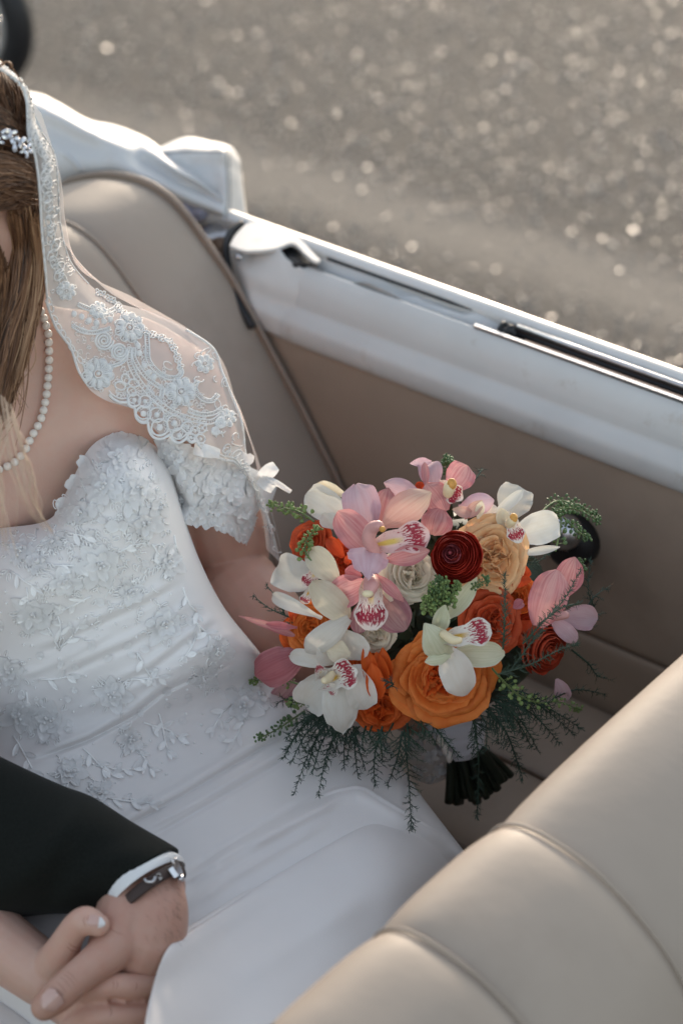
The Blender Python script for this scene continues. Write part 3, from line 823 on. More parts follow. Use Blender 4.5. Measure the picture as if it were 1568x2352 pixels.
# thumb nail with a white tip
def nail(px, py, t, dx, dy, ln, wd, parent, tipped=True):
    c = W(px, py, t)
    a = (VR * dx - VU * dy).normalized(); n = -VD; w = n.cross(a).normalized()
    def patch(u0, u1, mat, nm, lift):
        P = []
        for i in range(7):
            u = u0 + (u1 - u0) * i / 6; row = []
            for j in range(9):
                v = j / 4 - 1
                hw = wd * (1 - .45 * max(0, (u - .55) / .45) ** 2.2) * (1 - .5 * max(0, (.12 - u) / .12) ** 2)
                row.append(c + a * (u - .5) * ln + w * hw * v + n * (lift + wd * .42 * (1 - v * v) - .0012 * u * u))
            P.append(row)
        return grid_obj(nm, P, mat, parent)
    o = patch(0, .78 if tipped else 1, M['nail'], 'nail', .0)
    if tipped: patch(.74, 1.14, M['nail_white'], 'nail_tip', .0004)
nail(218, 2121, 1.9225, .86, -.12 + .25, .0128, .0062, bride)

# ------------------------------------------------------------------ bride: dress
def tz(px, py, z):
    return (CAM.z - z) / -ray(px, py).z
o1 = [.05, .012, 0, -.006, 0, .022, .060, .115]
def row(pts, t): return [(x, y, t + o) for (x, y), o in zip(pts, o1)]
D = [row([(-170, 1230), (5, 1213), (112, 1193), (152, 1130), (205, 1030), (268, 992), (328, 988), (352, 1004)], 2.137),
     row([(-170, 1290), (0, 1268), (115, 1235), (185, 1165), (250, 1085), (312, 1062), (365, 1062), (392, 1074)], 2.100),
     row([(-170, 1400), (0, 1380), (120, 1340), (220, 1275), (300, 1210), (362, 1175), (402, 1172), (420, 1182)], 2.088),
     row([(-170, 1520), (0, 1500), (130, 1450), (240, 1390), (330, 1330), (402, 1292), (442, 1282), (458, 1292)], 2.108),
     row([(-170, 1640), (0, 1610), (150, 1555), (270, 1500), (370, 1440), (450, 1400), (495, 1388), (514, 1400)], 2.128),
     row([(-170, 1760), (0, 1720), (150, 1665), (300, 1600), (420, 1535), (512, 1492), (565, 1482), (594, 1500)], 2.150)]
def zrow(pts, z, e=(.03, .01, 0, 0, 0, .008, .02, .075)):
    return [(x, y, tz(x, y, z) + k) for (x, y), k in zip(pts, e)]
D += [zrow([(-170, 1870), (0, 1820), (150, 1760), (300, 1690), (430, 1620), (540, 1570), (620, 1562), (660, 1590)], .700, (.03, .01, 0, 0, 0, .012, .04, .09)),
      zrow([(-150, 1960), (50, 1900), (200, 1840), (350, 1770), (480, 1700), (590, 1645), (720, 1612), (800, 1630)], .676),
      zrow([(-100, 2090), (80, 2020), (230, 1950), (360, 1880), (490, 1810), (610, 1740), (760, 1672), (875, 1690)], .664),
      zrow([(0, 2210), (160, 2120), (290, 2040), (420, 1965), (540, 1890), (660, 1820), (800, 1758), (918, 1762)], .658),
      zrow([(150, 2310), (280, 2210), (390, 2130), (510, 2050), (630, 1970), (750, 1890), (870, 1815), (960, 1822)], .650, (.03, .01, 0, 0, 0, .0, .006, .06)),
      zrow([(260, 2420), (380, 2320), (490, 2240), (600, 2160), (720, 2080), (840, 1995), (960, 1905), (1048, 1936)], .632, (.03, .01, 0, 0, 0, .0, .008, .07)),
      zrow([(400, 2560), (510, 2440), (620, 2350), (730, 2260), (840, 2180), (950, 2090), (1050, 2000), (1130, 2040)], .585, (.03, .01, 0, 0, 0, .01, .02, .08)),
      zrow([(520, 2660), (620, 2540), (720, 2440), (830, 2350), (930, 2260), (1040, 2170), (1130, 2080), (1190, 2110)], .47, (.03, .01, 0, 0, 0, .01, .02, .05))]
# the cloth turns away round the side of the body
D = [[(r[0][0] - 120, r[0][1] + 60, r[0][2] + .08)] + r for r in D]
D = [r + [(r[-1][0] - 18, r[-1][1] + 26, r[-1][2] + .10)] for r in D]
A = ctrl_grid(D, 380, 250)
A0 = A.copy()
def swell(A, cx, cy, sx, sy, amp):
    A[..., 2] -= amp * np.exp(-((A[..., 0] - cx) / sx) ** 2 - ((A[..., 1] - cy) / sy) ** 2)
swell(A, 285, 1110, 95, 95, .016)
swell(A, 70, 1330, 95, 85, .010)
# stitched seams, drapery folds and pulled pleats
fold(A, [(60, 1752), (110, 1735), (200, 1702), (300, 1650), (374, 1592), (470, 1545), (560, 1520)], 5, -.0075)
fold(A, [(60, 1736), (110, 1719), (200, 1686), (296, 1634), (368, 1577), (464, 1530)], 10, .004)
fold(A, [(230, 1935), (300, 1895), (420, 1830), (560, 1745), (674, 1676), (720, 1650)], 6, -.007)
fold(A, [(220, 1920), (290, 1880), (410, 1812), (550, 1728), (664, 1658)], 11, .0055)
fold(A, [(290, 1925), (340, 1900), (450, 1842), (580, 1766), (690, 1702), (740, 1675)], 9, .005)
fold(A, [(310, 1945), (360, 1918), (470, 1855), (600, 1778), (710, 1712)], 6, -.004)
for pl, w, a in (([(60, 1492), (120, 1470), (206, 1425), (326, 1374), (420, 1318)], 11, .003), ([(70, 1508), (130, 1486), (216, 1440), (336, 1388), (428, 1332)], 9, -.0025),
                 ([(130, 1540), (190, 1512), (300, 1464), (400, 1412), (460, 1372)], 11, .003), ([(140, 1556), (200, 1528), (310, 1479), (408, 1428)], 9, -.0025),
                 ([(250, 1565), (335, 1529), (430, 1456), (500, 1410)], 10, .003), ([(262, 1578), (345, 1543), (440, 1470), (510, 1424)], 8, -.0025),
                 ([(150, 1640), (260, 1598), (400, 1540), (500, 1470), (560, 1440)], 12, .003), ([(20, 1560), (90, 1540), (170, 1500), (260, 1450)], 10, .0025),
                 ([(440, 2030), (520, 1975), (620, 1920), (740, 1855), (800, 1815)], 15, .009), ([(420, 2010), (500, 1955), (600, 1896), (720, 1830)], 11, -.006),
                 ([(430, 2090), (520, 2020), (640, 1950), (760, 1880)], 14, .006), ([(400, 2060), (480, 2000), (600, 1930)], 10, -.006),
                 ([(330, 2110), (420, 2035), (540, 1950), (680, 1870), (760, 1825)], 22, .006),
                 ([(560, 2200), (660, 2100), (760, 2010)], 40, .008),
                 ([(690, 1850), (722, 1832), (770, 1815), (815, 1806), (840, 1810), (880, 1836), (940, 1872), (1000, 1905), (1045, 1932)], 3.2, .0030),
                 ([(750, 1830), (820, 1818), (860, 1838), (940, 1886), (1030, 1940)], 18, .005)):
    fold(A, pl, w, a)
for i in range(A.shape[0]):
    for j in range(0, A.shape[1]):
        A[i, j, 2] += .0016 * noise.noise(Vector((A[i, j, 0] * .012, A[i, j, 1] * .012, 1)))
dress = shell('dress', A, .012, M['crepe'], bride)
DD = Depth(A[::2, ::2])
# the fold of skirt standing up in front of the clasped hands
ZC = [.712, .676, .663, .658, .650, .612]
def frow(xy, dz=0, lift=(0, 0, 0, 0, 0, 0)): return [(x, y, tz(x, y, z + l) + dz) for (x, y), z, l in zip(xy, ZC, lift)]
F = ctrl_grid([frow([(428, 2152), (520, 2090), (620, 2022), (740, 1950), (850, 1890), (950, 1850)], .035, (-.03, 0, 0, 0, 0, 0)),
               frow([(404, 2158), (508, 2094), (614, 2026), (736, 1954), (848, 1894), (950, 1856)], .008, (-.012, 0, 0, 0, 0, 0)),
               frow([(372, 2205), (495, 2130), (615, 2060), (745, 1985), (865, 1918), (965, 1880)]),
               frow([(350, 2272), (490, 2205), (630, 2130), (770, 2045), (890, 1970), (995, 1915)]),
               frow([(334, 2345), (495, 2290), (650, 2215), (800, 2120), (925, 2040), (1040, 1975)], 0, (0, 0, 0, -.004, -.012, -.03)),
               frow([(322, 2440), (500, 2400), (690, 2320), (850, 2220), (970, 2130), (1090, 2060)], 0, (0, 0, 0, -.02, -.05, -.09))], 110, 110)
for i in range(110):
    for j in range(110): F[i, j, 2] += .0022 * noise.noise(Vector((F[i, j, 0] * .010, F[i, j, 1] * .010, 8)))
fold(F, [(470, 2190), (560, 2120), (680, 2050), (800, 1985)], 26, -.004); fold(F, [(520, 2260), (640, 2190), (760, 2110), (860, 2040)], 30, .004)
FD2 = Depth(F[::2, ::2])
shell('skirt_fold', F, .03, M['crepe'], dress)
low = ctrl_grid([[(-160, 2170, 2.10), (-40, 2225, 2.085), (40, 2285, 2.075), (140, 2345, 2.07)], [(-170, 2270, 2.04), (-50, 2310, 2.03), (50, 2360, 2.025), (150, 2420, 2.02)], [(-170, 2450, 2.0), (-50, 2480, 1.99), (50, 2500, 1.985), (160, 2540, 1.98)]], 20, 20)
shell('skirt_lap', low, .02, M['crepe'], dress)
# raised embroidery: organza petals, leaves, corded stems and beads
def motif_petal(mb, S, px, py, ang, ln, wd, lift, off=.0015, cup=.25, seed=0):
    """petal lying on a surface: from (px,py) outwards, ln/wd in photo units"""
    rg = random.Random(seed)
    nu, nv = 6, 5; vs = []
    ca, sa = math.cos(ang), math.sin(ang)
    wob = rg.uniform(-.3, .3)
    for i in range(nu):
        u = i / (nu - 1); hw = wd * (math.sin(math.pi * min(1, .12 + u * .80)) ** .8) * (1 if u < .99 else .45)
        for j in range(nv):
            v = j / (nv - 1) * 2 - 1
            x = px + ca * ln * u - sa * hw * v; y = py + sa * ln * u + ca * hw * v
            vs.append(S.at(x, y, off + lift * u * u + cup * lift * v * v + lift * .22 * math.sin(v * 4 + u * 5 + wob * 9)))
    mb.add(vs, grid_faces(nu, nv))
def flower_on(S, px, py, r, n, parent, name='lace_flower', lift=.0019, mat='organza', seed=0, off=.0015, beads=5):
    rg = random.Random(seed); mb = MB(); a0 = rg.uniform(0, 6)
    for ringk, (rr, nn) in enumerate(((1, n), (.62, n - 1))):
        for k in range(nn):
            motif_petal(mb, S, px, py, a0 + ringk * .4 + 6.283 * k / nn + rg.uniform(-.2, .2), r * rr * rg.uniform(.70, 1.30), r * rr * rg.uniform(.28, .46), lift * (1 + .6 * ringk) * rg.uniform(.6, 1.3), off + .0012 * ringk, seed=seed * 31 + k)
    for k in range(beads):
        x, y = px + rg.gauss(0, r * .12), py + rg.gauss(0, r * .12)
        mb.add(*ball_geo(S.at(x, y, off + .0045), .0016, 6, 4))
    return mb.build(name, M[mat], parent)
k = 0
rg = random.Random(11)
FL = [(275, 1048, 44, 7), (322, 1120, 40, 6), (335, 1205, 40, 6), (240, 1110, 40, 6), (182, 1175, 34, 6), (228, 1301, 52, 7), (43, 1262, 36, 6), (378, 1435, 46, 7), (73, 1413, 48, 6),
      (258, 1598, 42, 6), (43, 1642, 44, 6), (107, 1655, 46, 6), (395, 1290, 34, 6), (300, 1360, 30, 5), (558, 1620, 44, 6), (163, 1771, 36, 6), (500, 1500, 34, 6), (150, 1340, 34, 6), (20, 1545, 40, 6),
      (470, 1560, 30, 5), (370, 1160, 30, 5), (85, 1290, 26, 5), (120, 1240, 26, 5), (300, 1700, 30, 5), (230, 1820, 30, 6), (600, 1590, 36, 6)]
for px, py, r, n in FL:
    k += 1; flower_on(DD, px, py, r, n, dress, seed=k)
# leaves and sprigs in sprays
def spray(S, px, py, ang, n, step, parent, seed, size=20):
    rg = random.Random(seed); x, y = px, py; a = ang; pts = []; leaves = []
    for i in range(n):
        pts.append(S.at(x, y, .0022)); a += rg.uniform(-.28, .28)
        if i: leaves.append((x, y, a + (1 if i % 2 else -1) * rg.uniform(.6, 1.0)))
        x += math.cos(a) * step; y += math.sin(a) * step
    leaves.append((x - math.cos(a) * step, y - math.sin(a) * step, a))
    mb = MB(); mb.add(*tube_geo([p_ + VD * .0012 for p_ in pts], .0009, 5)); st = mb.build('lace_stem', M['thread'], parent)
    for i, (x, y, a) in enumerate(leaves):
        mb = MB(); motif_petal(mb, S, x, y, a, size * rg.uniform(1.1, 1.7), size * rg.uniform(.24, .36), .0018, .0014, seed=seed + i); mb.build('lace_leaf', M['organza'] if i % 2 else M['thread'], parent)
for i, (px, py, a, n) in enumerate([(137, 1480, -1.2, 4), (137, 1490, -.5, 4), (137, 1495, -2.2, 4), (314, 1500, 1.2, 4), (412, 1520, -.7, 4), (365, 1640, 1.3, 5), (330, 1660, .6, 5), (300, 1690, 1.0, 5), (560, 1640, 1.9, 4), (530, 1620, 2.4, 4),
                                   (190, 1720, .8, 5), (150, 1740, 1.3, 5), (220, 1760, .1, 5), (240, 1830, .5, 4), (200, 1810, 1.0, 3), (280, 1835, .3, 4), (30, 1690, .8, 5), (60, 1590, 1.2, 5), (90, 1560, .2, 4), (210, 1370, 2.6, 4), (270, 1270, -.6, 4),
                                   (350, 1250, 1.2, 4), (420, 1350, 1.1, 4), (440, 1420, .9, 4), (300, 1560, .3, 4), (480, 1460, 1.2, 3), (60, 1350, 1.4, 4), (20, 1310, .6, 4), (120, 1300, -.3, 4), (400, 1230, 1.4, 3), (150, 1220, .2, 3)]):
    spray(DD, px, py, a, n, 22, dress, 200 + i)
# loose petals crowding the bust and its neckline
mb = MB()
for i in range(120):
    u = rg.random(); q = cr([(122, 1196), (155, 1135), (205, 1045), (262, 1005), (325, 1002), (352, 1022), (385, 1090), (410, 1180)], u * 7)
    if i < 60: x, y = q[0] + rg.uniform(2, 14), q[1] + rg.uniform(4, 18)
    else:
        x, y = rg.gauss(280, 60), rg.gauss(1100, 55)
        if x + y < 1270 or x > 385: continue
    motif_petal(mb, DD, x, y, rg.uniform(0, 6.28), rg.uniform(18, 40), rg.uniform(8, 15), rg.uniform(.001, .003), rg.uniform(.001, .003), seed=i)
for i in range(60):
    x, y = rg.uniform(-5, 560), rg.uniform(1280, 1700)
    if y < 1210 - (x - 120) * .9 or x > 380 + (y - 1280) * .75 - 40: continue
    motif_petal(mb, DD, x, y, rg.uniform(0, 6.28), rg.uniform(14, 26), rg.uniform(6, 10), rg.uniform(.001, .0025), .001, seed=900 + i)
tag(mb.build('loose_petals', M['organza'], dress), kind='stuff')
mb = MB()
for i in range(130):
    x, y = rg.uniform(-10, 560), rg.uniform(1220, 1800)
    if x > 380 + (y - 1280) * .75 - 30 or y < 1215 + max(0, 120 - x) * .0 or (x > 112 and y < 1200): continue
    mb.add(*ball_geo(DD.at(x, y, .001), rg.uniform(.0007, .0015), 5, 4))
tag(mb.build('seed_beads', M['thread'], dress), kind='stuff')

mb = MB(); rgl = random.Random(31)
def thread_loop(mb, S_, cx, cy, rx, ry, a, a1, r, off):
    ca, sa = math.cos(a), math.sin(a); q = []
    for i in range(9):
        w = a1 * i / 8; x, y = rx * math.cos(w), ry * math.sin(w); q.append(S_.at(cx + x * ca - y * sa, cy + x * sa + y * ca, off))
    mb.add(*tube_geo(q, r, 4, False))
for px, py, r, n in FL:
    for i in range(26):
        w, q = rgl.uniform(0, 6.28), r * (.25 + 1.0 * rgl.random()); x, y = px + q * math.cos(w), py + q * math.sin(w)
        if x > 380 + max(-40, (y - 1280) * .75) - 10 or (x > 100 and x + y < 1235): continue
        thread_loop(mb, DD, x, y, rgl.uniform(4, 9), rgl.uniform(2, 4), w + rgl.uniform(-.5, .5), rgl.uniform(4, 6.28), .00055, .0016)
for i in range(420):
    x, y = rgl.gauss(230, 120), rgl.gauss(1210, 110)
    if x < -10 or x > 392 or y < 1010 or x + y < 1262 or (x < 120 and y < 1222): continue
    thread_loop(mb, DD, x, y, rgl.uniform(5, 11), rgl.uniform(2.5, 5), rgl.uniform(0, 3.1), rgl.uniform(3, 6.28), .0006, .0014)
tag(mb.build('embroidery_thread', M['thread'], dress), kind='stuff')
# off-the-shoulder sleeve
SL = ctrl_grid([[(352, 1010, 2.165), (400, 1010, 2.155), (450, 1030, 2.19), (520, 1050, 2.235), (590, 1080, 2.29), (640, 1105, 2.37)],
                [(372, 1050, 2.175), (410, 1060, 2.165), (460, 1080, 2.195), (525, 1100, 2.235), (592, 1120, 2.29), (630, 1135, 2.37)],
                [(392, 1095, 2.185), (425, 1115, 2.175), (475, 1135, 2.20), (535, 1150, 2.24), (590, 1165, 2.295), (615, 1180, 2.37)],
                [(412, 1145, 2.21), (440, 1165, 2.19), (490, 1190, 2.215), (540, 1205, 2.25), (582, 1222, 2.305), (600, 1235, 2.37)]], 50, 60)
sleeve = shell('sleeve', SL, .006, M['lace'], bride)
SD = Depth(SL)
k = 300
for px, py, r, n in [(440, 1065, 34, 6), (480, 1115, 38, 6), (535, 1130, 36, 6), (560, 1175, 34, 6), (500, 1170, 34, 6), (405, 1050, 36, 6), (430, 1120, 30, 5), (590, 1110, 30, 6), (545, 1085, 30, 5), (470, 1175, 30, 5), (580, 1200, 24, 5), (388, 1035, 34, 5)]:
    k += 1; flower_on(SD, px, py, r, n, sleeve, seed=k, lift=.0032, off=.002, mat='organza', beads=0)
mb = MB()
for i in range(40):
    u = i / 39; q = cr([(412, 1140), (440, 1165), (490, 1192), (545, 1212), (590, 1228)], u * 4)
    motif_petal(mb, SD, q[0] + rg.uniform(-4, 4), q[1] + rg.uniform(-8, 0), 1.4 + rg.uniform(-.7, .7), rg.uniform(24, 42), rg.uniform(8, 13), rg.uniform(.002, .006), .002, seed=1500 + i)
for i in range(22):
    motif_petal(mb, SD, rg.uniform(400, 600), rg.uniform(1040, 1200), rg.uniform(0, 6.28), rg.uniform(20, 38), rg.uniform(9, 15), rg.uniform(.002, .005), .003, seed=1700 + i)
tag(mb.build('sleeve_ruffle', M['organza'], sleeve), kind='stuff')
# little bow on the sleeve
for pts, w in (([(600, 1098, 2.27), (618, 1082, 2.26), (634, 1070, 2.262)], .014), ([(600, 1098, 2.27), (622, 1104, 2.255), (640, 1112, 2.258), (668, 1130, 2.26)], .006), ([(598, 1098, 2.27), (612, 1112, 2.258), (628, 1124, 2.26)], .012), ([(445, 1030, 2.17), (470, 1035, 2.165), (505, 1042, 2.175)], .012)):
    c = curveW(pts, 8); P = []
    for i, p in enumerate(c):
        d = (c[min(i + 1, 7)] - c[max(i - 1, 0)]).normalized(); s = d.cross(VD).normalized()
        P.append([p + s * w * (j / 4 - .5) * (.5 + .5 * math.sin(math.pi * (.2 + .7 * i / 7))) - VD * .002 * math.sin(j * 2 + i) for j in range(5)])
    grid_obj('ribbon_bow', P, M['organza'], sleeve)
# lace hem showing beside the stems
LH = ctrl_grid([[(940, 1690, 2.37), (985, 1680, 2.365), (1030, 1690, 2.365)], [(935, 1735, 2.36), (985, 1735, 2.352), (1032, 1735, 2.36)], [(950, 1790, 2.365), (990, 1802, 2.358), (1030, 1785, 2.365)]], 24, 24)
hem = shell('lace_hem', LH, .006, M['tulle2'], dress)
HD = Depth(LH)
for i, (x, y, r) in enumerate([(955, 1712, 17), (985, 1740, 20), (1012, 1715, 17), (962, 1768, 17), (1010, 1772, 18), (988, 1790, 12)]):
    flower_on(HD, x, y, r, 6, hem, seed=700 + i, lift=.004, mat='lace', beads=2)

# ------------------------------------------------------------------ bride: hair
hair_geo = [ball_geo(HC + VU * .012 + VD * .012 + VR * .006, .1, 24, 18, (VR * .0635, VD * .092, VU * .106)),
            capsule_geo([W(-30, 470, 2.03), W(30, 560, 2.075), W(40, 680, 2.08), W(20, 800, 2.07), (W(-20, 920, 2.055)), W(-70, 1040, 2.05)], [.02, .0125, .014, .016, .013, .006], 14),
            capsule_geo([W(40, 420, 2.08), W(68, 500, 2.09), W(72, 600, 2.085), W(50, 700, 2.08)], [.012, .010, .010, .008], 12)]
hair = remesh('hair', hair_geo, .004, M['hair_base'], bride, 4)
def strands(name, left, right, n, r, tone, seed, seg=26, depth_j=.004, parent=hair, wild=3.0, ttaper=True):
    rg = random.Random(seed); mb = MB()
    L = curve(left, seg); R = curve(right, seg)
    for i in range(n):
        f = rg.random(); ph = rg.uniform(0, 6); am = rg.gauss(0, wild); fr = rg.uniform(1, 3); dj = rg.uniform(-depth_j, depth_j * .4)
        s0, s1 = rg.uniform(0, .10), 1 - abs(rg.gauss(0, .06)); s1 = max(s1, .6); pts = []
        for j in range(seg):
            q = s0 + (s1 - s0) * j / (seg - 1); jj = q * (seg - 1); a = min(int(jj), seg - 2); g = jj - a
            lx = [L[a][m] * (1 - g) + L[a + 1][m] * g for m in range(3)]; rx = [R[a][m] * (1 - g) + R[a + 1][m] * g for m in range(3)]
            ff = min(1, max(0, f + .08 * math.sin(q * 3 * fr + ph)))
            bulge = -.012 * math.sin(math.pi * ff)
            pts.append(W(lx[0] + (rx[0] - lx[0]) * ff + am * math.sin(q * 5 * fr + ph), lx[1] + (rx[1] - lx[1]) * ff + am * math.cos(q * 4 * fr + ph), lx[2] + (rx[2] - lx[2]) * ff + dj + bulge))
        rr = r * rg.uniform(.6, 1.3)
        clump = .5 + .5 * math.sin(f * 40 + seed)
        t = min(1, max(0, tone + .24 * (clump - .5) + rg.gauss(0, .15)))
        b = tube_geo(pts, [rr * (1 - .75 * (j / (seg - 1)) ** 3) for j in range(seg)], 4, False)
        mb.add(b[0], b[1], t)
    return mb.build(name, M['hair'], parent)
# crown, swept down from the parting under the veil's edge
strands('hair_strands', [(-60, 150, 2.0), (-70, 230, 1.965), (-80, 320, 1.945), (-80, 400, 1.945), (-60, 470, 1.965)], [(10, 158, 2.03), (45, 205, 2.02), (62, 270, 2.02), (66, 330, 2.02), (80, 372, 2.02)], 345, .0008, .42, 1)
strands('hair_strands', [(-90, 250, 1.955), (-40, 240, 1.965), (0, 245, 1.975), (35, 270, 1.99), (60, 300, 2.01)], [(-100, 340, 1.94), (-40, 330, 1.95), (10, 330, 1.97), (45, 345, 1.985), (70, 365, 2.0)], 240, .0008, .40, 2)
strands('hair_strands', [(-100, 350, 1.94), (-40, 345, 1.945), (10, 350, 1.965), (55, 365, 1.985), (82, 380, 2.0)], [(-100, 500, 1.95), (-40, 490, 1.955), (5, 478, 1.97), (50, 470, 1.99), (90, 470, 2.01)], 360, .0008, .46, 3)
# length falling behind the ear and over the shoulder
strands('hair_strands', [(20, 480, 1.99), (30, 560, 2.035), (10, 680, 2.045), (-30, 800, 2.05), (-50, 930, 2.05), (-70, 1040, 2.05)], [(88, 460, 2.03), (97, 540, 2.06), (92, 640, 2.06), (72, 740, 2.058), (44, 850, 2.055), (18, 960, 2.055)], 540, .0008, .62, 4, seg=34)
strands('hair_strands', [(60, 500, 2.02), (80, 600, 2.05), (70, 700, 2.05), (52, 790, 2.05), (25, 900, 2.05)], [(92, 480, 2.04), (101, 590, 2.06), (95, 690, 2.06), (80, 760, 2.058), (55, 850, 2.055)], 130, .0007, .78, 5, seg=30)
strands('hair_strands', [(-20, 520, 2.0), (-30, 640, 2.03), (-40, 760, 2.04), (-60, 900, 2.04)], [(20, 610, 2.035), (12, 700, 2.045), (-4, 800, 2.048), (-20, 920, 2.045)], 180, .0008, .55, 6, seg=30)
mb = MB(); rgf = random.Random(17)
for i in range(70):
    y0 = rgf.uniform(480, 800); x0 = rgf.uniform(10, 96) - (y0 - 480) * .08; l = rgf.uniform(120, 300)
    b = tube_geo(curveW([(x0, y0, 2.045), (x0 + rgf.uniform(-6, 12), y0 + l * .4, 2.045), (x0 + rgf.uniform(-34, 8), y0 + l * .75, 2.05), (x0 + rgf.uniform(-70, 6), y0 + l, 2.055)], 16), [.0004] * 12 + [.0003, .00025, .0002, .0001], 4, False); mb.add(b[0], b[1], rgf.uniform(.55, 1))
mb.build('flyaway', M['hair'], hair)
# loose wisps of blond hair in front of the neckline, a little nearer than the rest
M['wisp'] = hair_mat('blond_wisp', [(0, (.42, .29, .20)), (1, (.66, .50, .38))])
for s, (a, b, n) in enumerate([([(0, 900, 1.92), (15, 1010, 1.90), (25, 1080, 1.89), (50, 1150, 1.89), (95, 1215, 1.90)], [(24, 930, 1.92), (56, 1030, 1.90), (78, 1090, 1.89), (85, 1160, 1.89), (130, 1235, 1.90)], 11),
                               ([(-10, 930, 1.93), (-2, 1050, 1.91), (0, 1150, 1.90), (5, 1280, 1.91)], [(10, 960, 1.93), (20, 1060, 1.91), (28, 1130, 1.90), (34, 1270, 1.91)], 6)]):
    o = strands('loose_wisp', a, b, n, .0005, .6, 20 + s, wild=12)
    o.data.materials.clear(); o.data.materials.append(M['wisp'])
mb = MB()
for pts in ([(0, 150, 1.96), (14, 140, 1.95), (26, 152, 1.95), (40, 172, 1.96), (52, 196, 1.97)], [(-10, 160, 1.96), (6, 148, 1.95), (18, 140, 1.95), (28, 150, 1.95), (20, 158, 1.955)], [(-4, 132, 1.96), (4, 138, 1.96), (8, 150, 1.96)]):
    b = tube_geo(curveW(pts, 18), .0006, 4, False); mb.add(b[0], b[1], .7)
mb.build('flyaway', M['hair'], hair)

# ------------------------------------------------------------------ veil
ST = [((-60, 138, 1.945), (-50, 126, 2.00)), ((0, 158, 1.955), (8, 150, 2.01)), ((46, 193, 1.965), (56, 192, 2.02)), ((60, 232, 1.97), (73, 236, 2.03)), ((62, 270, 1.975), (82, 280, 2.035)), ((64, 310, 1.98), (100, 308, 2.04)),
      ((80, 360, 1.985), (127, 355, 2.05)), ((90, 440, 1.99), (135, 425, 2.06)), ((95, 530, 2.01), (140, 515, 2.08)), ((103, 620, 2.04), (162, 598, 2.13)),
      ((107, 690, 2.065), (205, 652, 2.165)), ((125, 745, 2.09), (268, 694, 2.195)), ((163, 800, 2.105), (345, 716, 2.215)), ((195, 880, 2.112), (430, 755, 2.222)),
      ((240, 918, 2.122), (492, 798, 2.232)), ((318, 945, 2.130), (512, 850, 2.236)), ((372, 1000, 2.140), (534, 905, 2.240)), ((452, 1018, 2.160), (558, 970, 2.255)),
      ((505, 1045, 2.195), (568, 1050, 2.285)), ((560, 1085, 2.255), (600, 1132, 2.31)), ((600, 1180, 2.31), (630, 1230, 2.335)), ((612, 1262, 2.33), (644, 1292, 2.35))]
rows = []
for I, O in ST:
    m = [((I[k] * (1 - f) + O[k] * f) - (b if k == 2 else 0)) for f, b in ((.35, .014), (.7, .022)) for k in range(3)]
    rows.append([I, tuple(m[:3]), tuple(m[3:]), O])
VA = ctrl_grid(rows, 170, 40)
for i in range(170):
    for j in range(40): VA[i, j, 2] += .0025 * math.sin(i * .37 + j * .25) * math.sin(j * .21)
veil = grid_obj('bridal_veil', gridW(VA), M['tulle'], None)
tag(veil, 'sheer white bridal veil with a scalloped lace border, draped from the head over the shoulder', 'veil')
VS = Depth(VA)
BK = ctrl_grid([[(60, 220, 2.03), (75, 235, 2.06), (95, 260, 2.12)], [(120, 360, 2.06), (132, 380, 2.10), (138, 400, 2.17)], [(130, 480, 2.08), (148, 500, 2.13), (152, 520, 2.2)],
                [(150, 560, 2.12), (180, 600, 2.18), (185, 620, 2.25)], [(250, 670, 2.2), (300, 695, 2.24), (320, 690, 2.3)], [(400, 745, 2.23), (470, 785, 2.27), (490, 800, 2.32)],
                [(500, 850, 2.26), (530, 900, 2.30), (545, 930, 2.34)], [(560, 960, 2.30), (580, 1030, 2.33), (600, 1080, 2.36)], [(600, 1120, 2.33), (630, 1200, 2.36), (650, 1290, 2.38)]], 80, 16)
grid_obj('veil_back', gridW(BK), M['tulle2'], veil)
def cord(pts, r=2.2, off=.0015, n=None, closed=False, mb=None, S=VS, rr=None):
    """corded line of embroidery lying on the veil; points in photo units"""
    if closed: pts = pts + [pts[0]]
    n = n or max(6, int(sum(math.hypot(a[0] - b[0], a[1] - b[1]) for a, b in zip(pts[:-1], pts[1:])) / 4))
    q = curve(pts, n)
    mb.add(*tube_geo([S.at(x, y, off) for x, y in q], r / FPX * 2.15 * 1.2, 5))
def loop(mb, cx, cy, rx, ry, ang=0, r=2.2, a0=0, a1=2 * math.pi, n=14, off=.0015, S=VS):
    ca, sa = math.cos(ang), math.sin(ang); q = []
    for i in range(n + 1):
        a = a0 + (a1 - a0) * i / n; x, y = rx * math.cos(a), ry * math.sin(a)
        q.append(S.at(cx + x * ca - y * sa, cy + x * sa + y * ca, off))
    mb.add(*tube_geo(q, r / FPX * 2.15, 5))
def bead(mb, cx, cy, r, off=.001, S=VS):
    mb.add(*ball_geo(S.at(cx, cy, off), .1, 8, 6, (VR * r / FPX * 2.15, VU * r / FPX * 2.15, VD * .0016)))
def lace_rosette(cx, cy, r, n, a0=0, S=VS):
    mb = MB()
    for k in range(n):
        a = a0 + 6.283 * k / n; x, y = cx + math.cos(a) * r * .64, cy + math.sin(a) * r * .64
        loop(mb, x, y, r * .36, r * .30, a, 1.9, S=S)
        mb.add(*ball_geo(S.at(x, y, .0006), .1, 10, 4, (VR * r * .34 / FPX * 2.15, VU * r * .34 / FPX * 2.15, VD * .0008)))
        for m in (-.5, 0, .5):
            cord([(cx + math.cos(a + m * .3) * r * .25, cy + math.sin(a + m * .3) * r * .25), (cx + math.cos(a + m * .42) * r * .9, cy + math.sin(a + m * .42) * r * .9)], 1.2, .0018, 4, mb=mb, S=S)
    loop(mb, cx, cy, r * .26, r * .26, 0, 1.8, off=.003, S=S); bead(mb, cx, cy, r * .14, .003, S)
    return mb.build('lace_rosette', M['lace'], veil)
Rc = lambda *p: [rc(*q) for q in p]
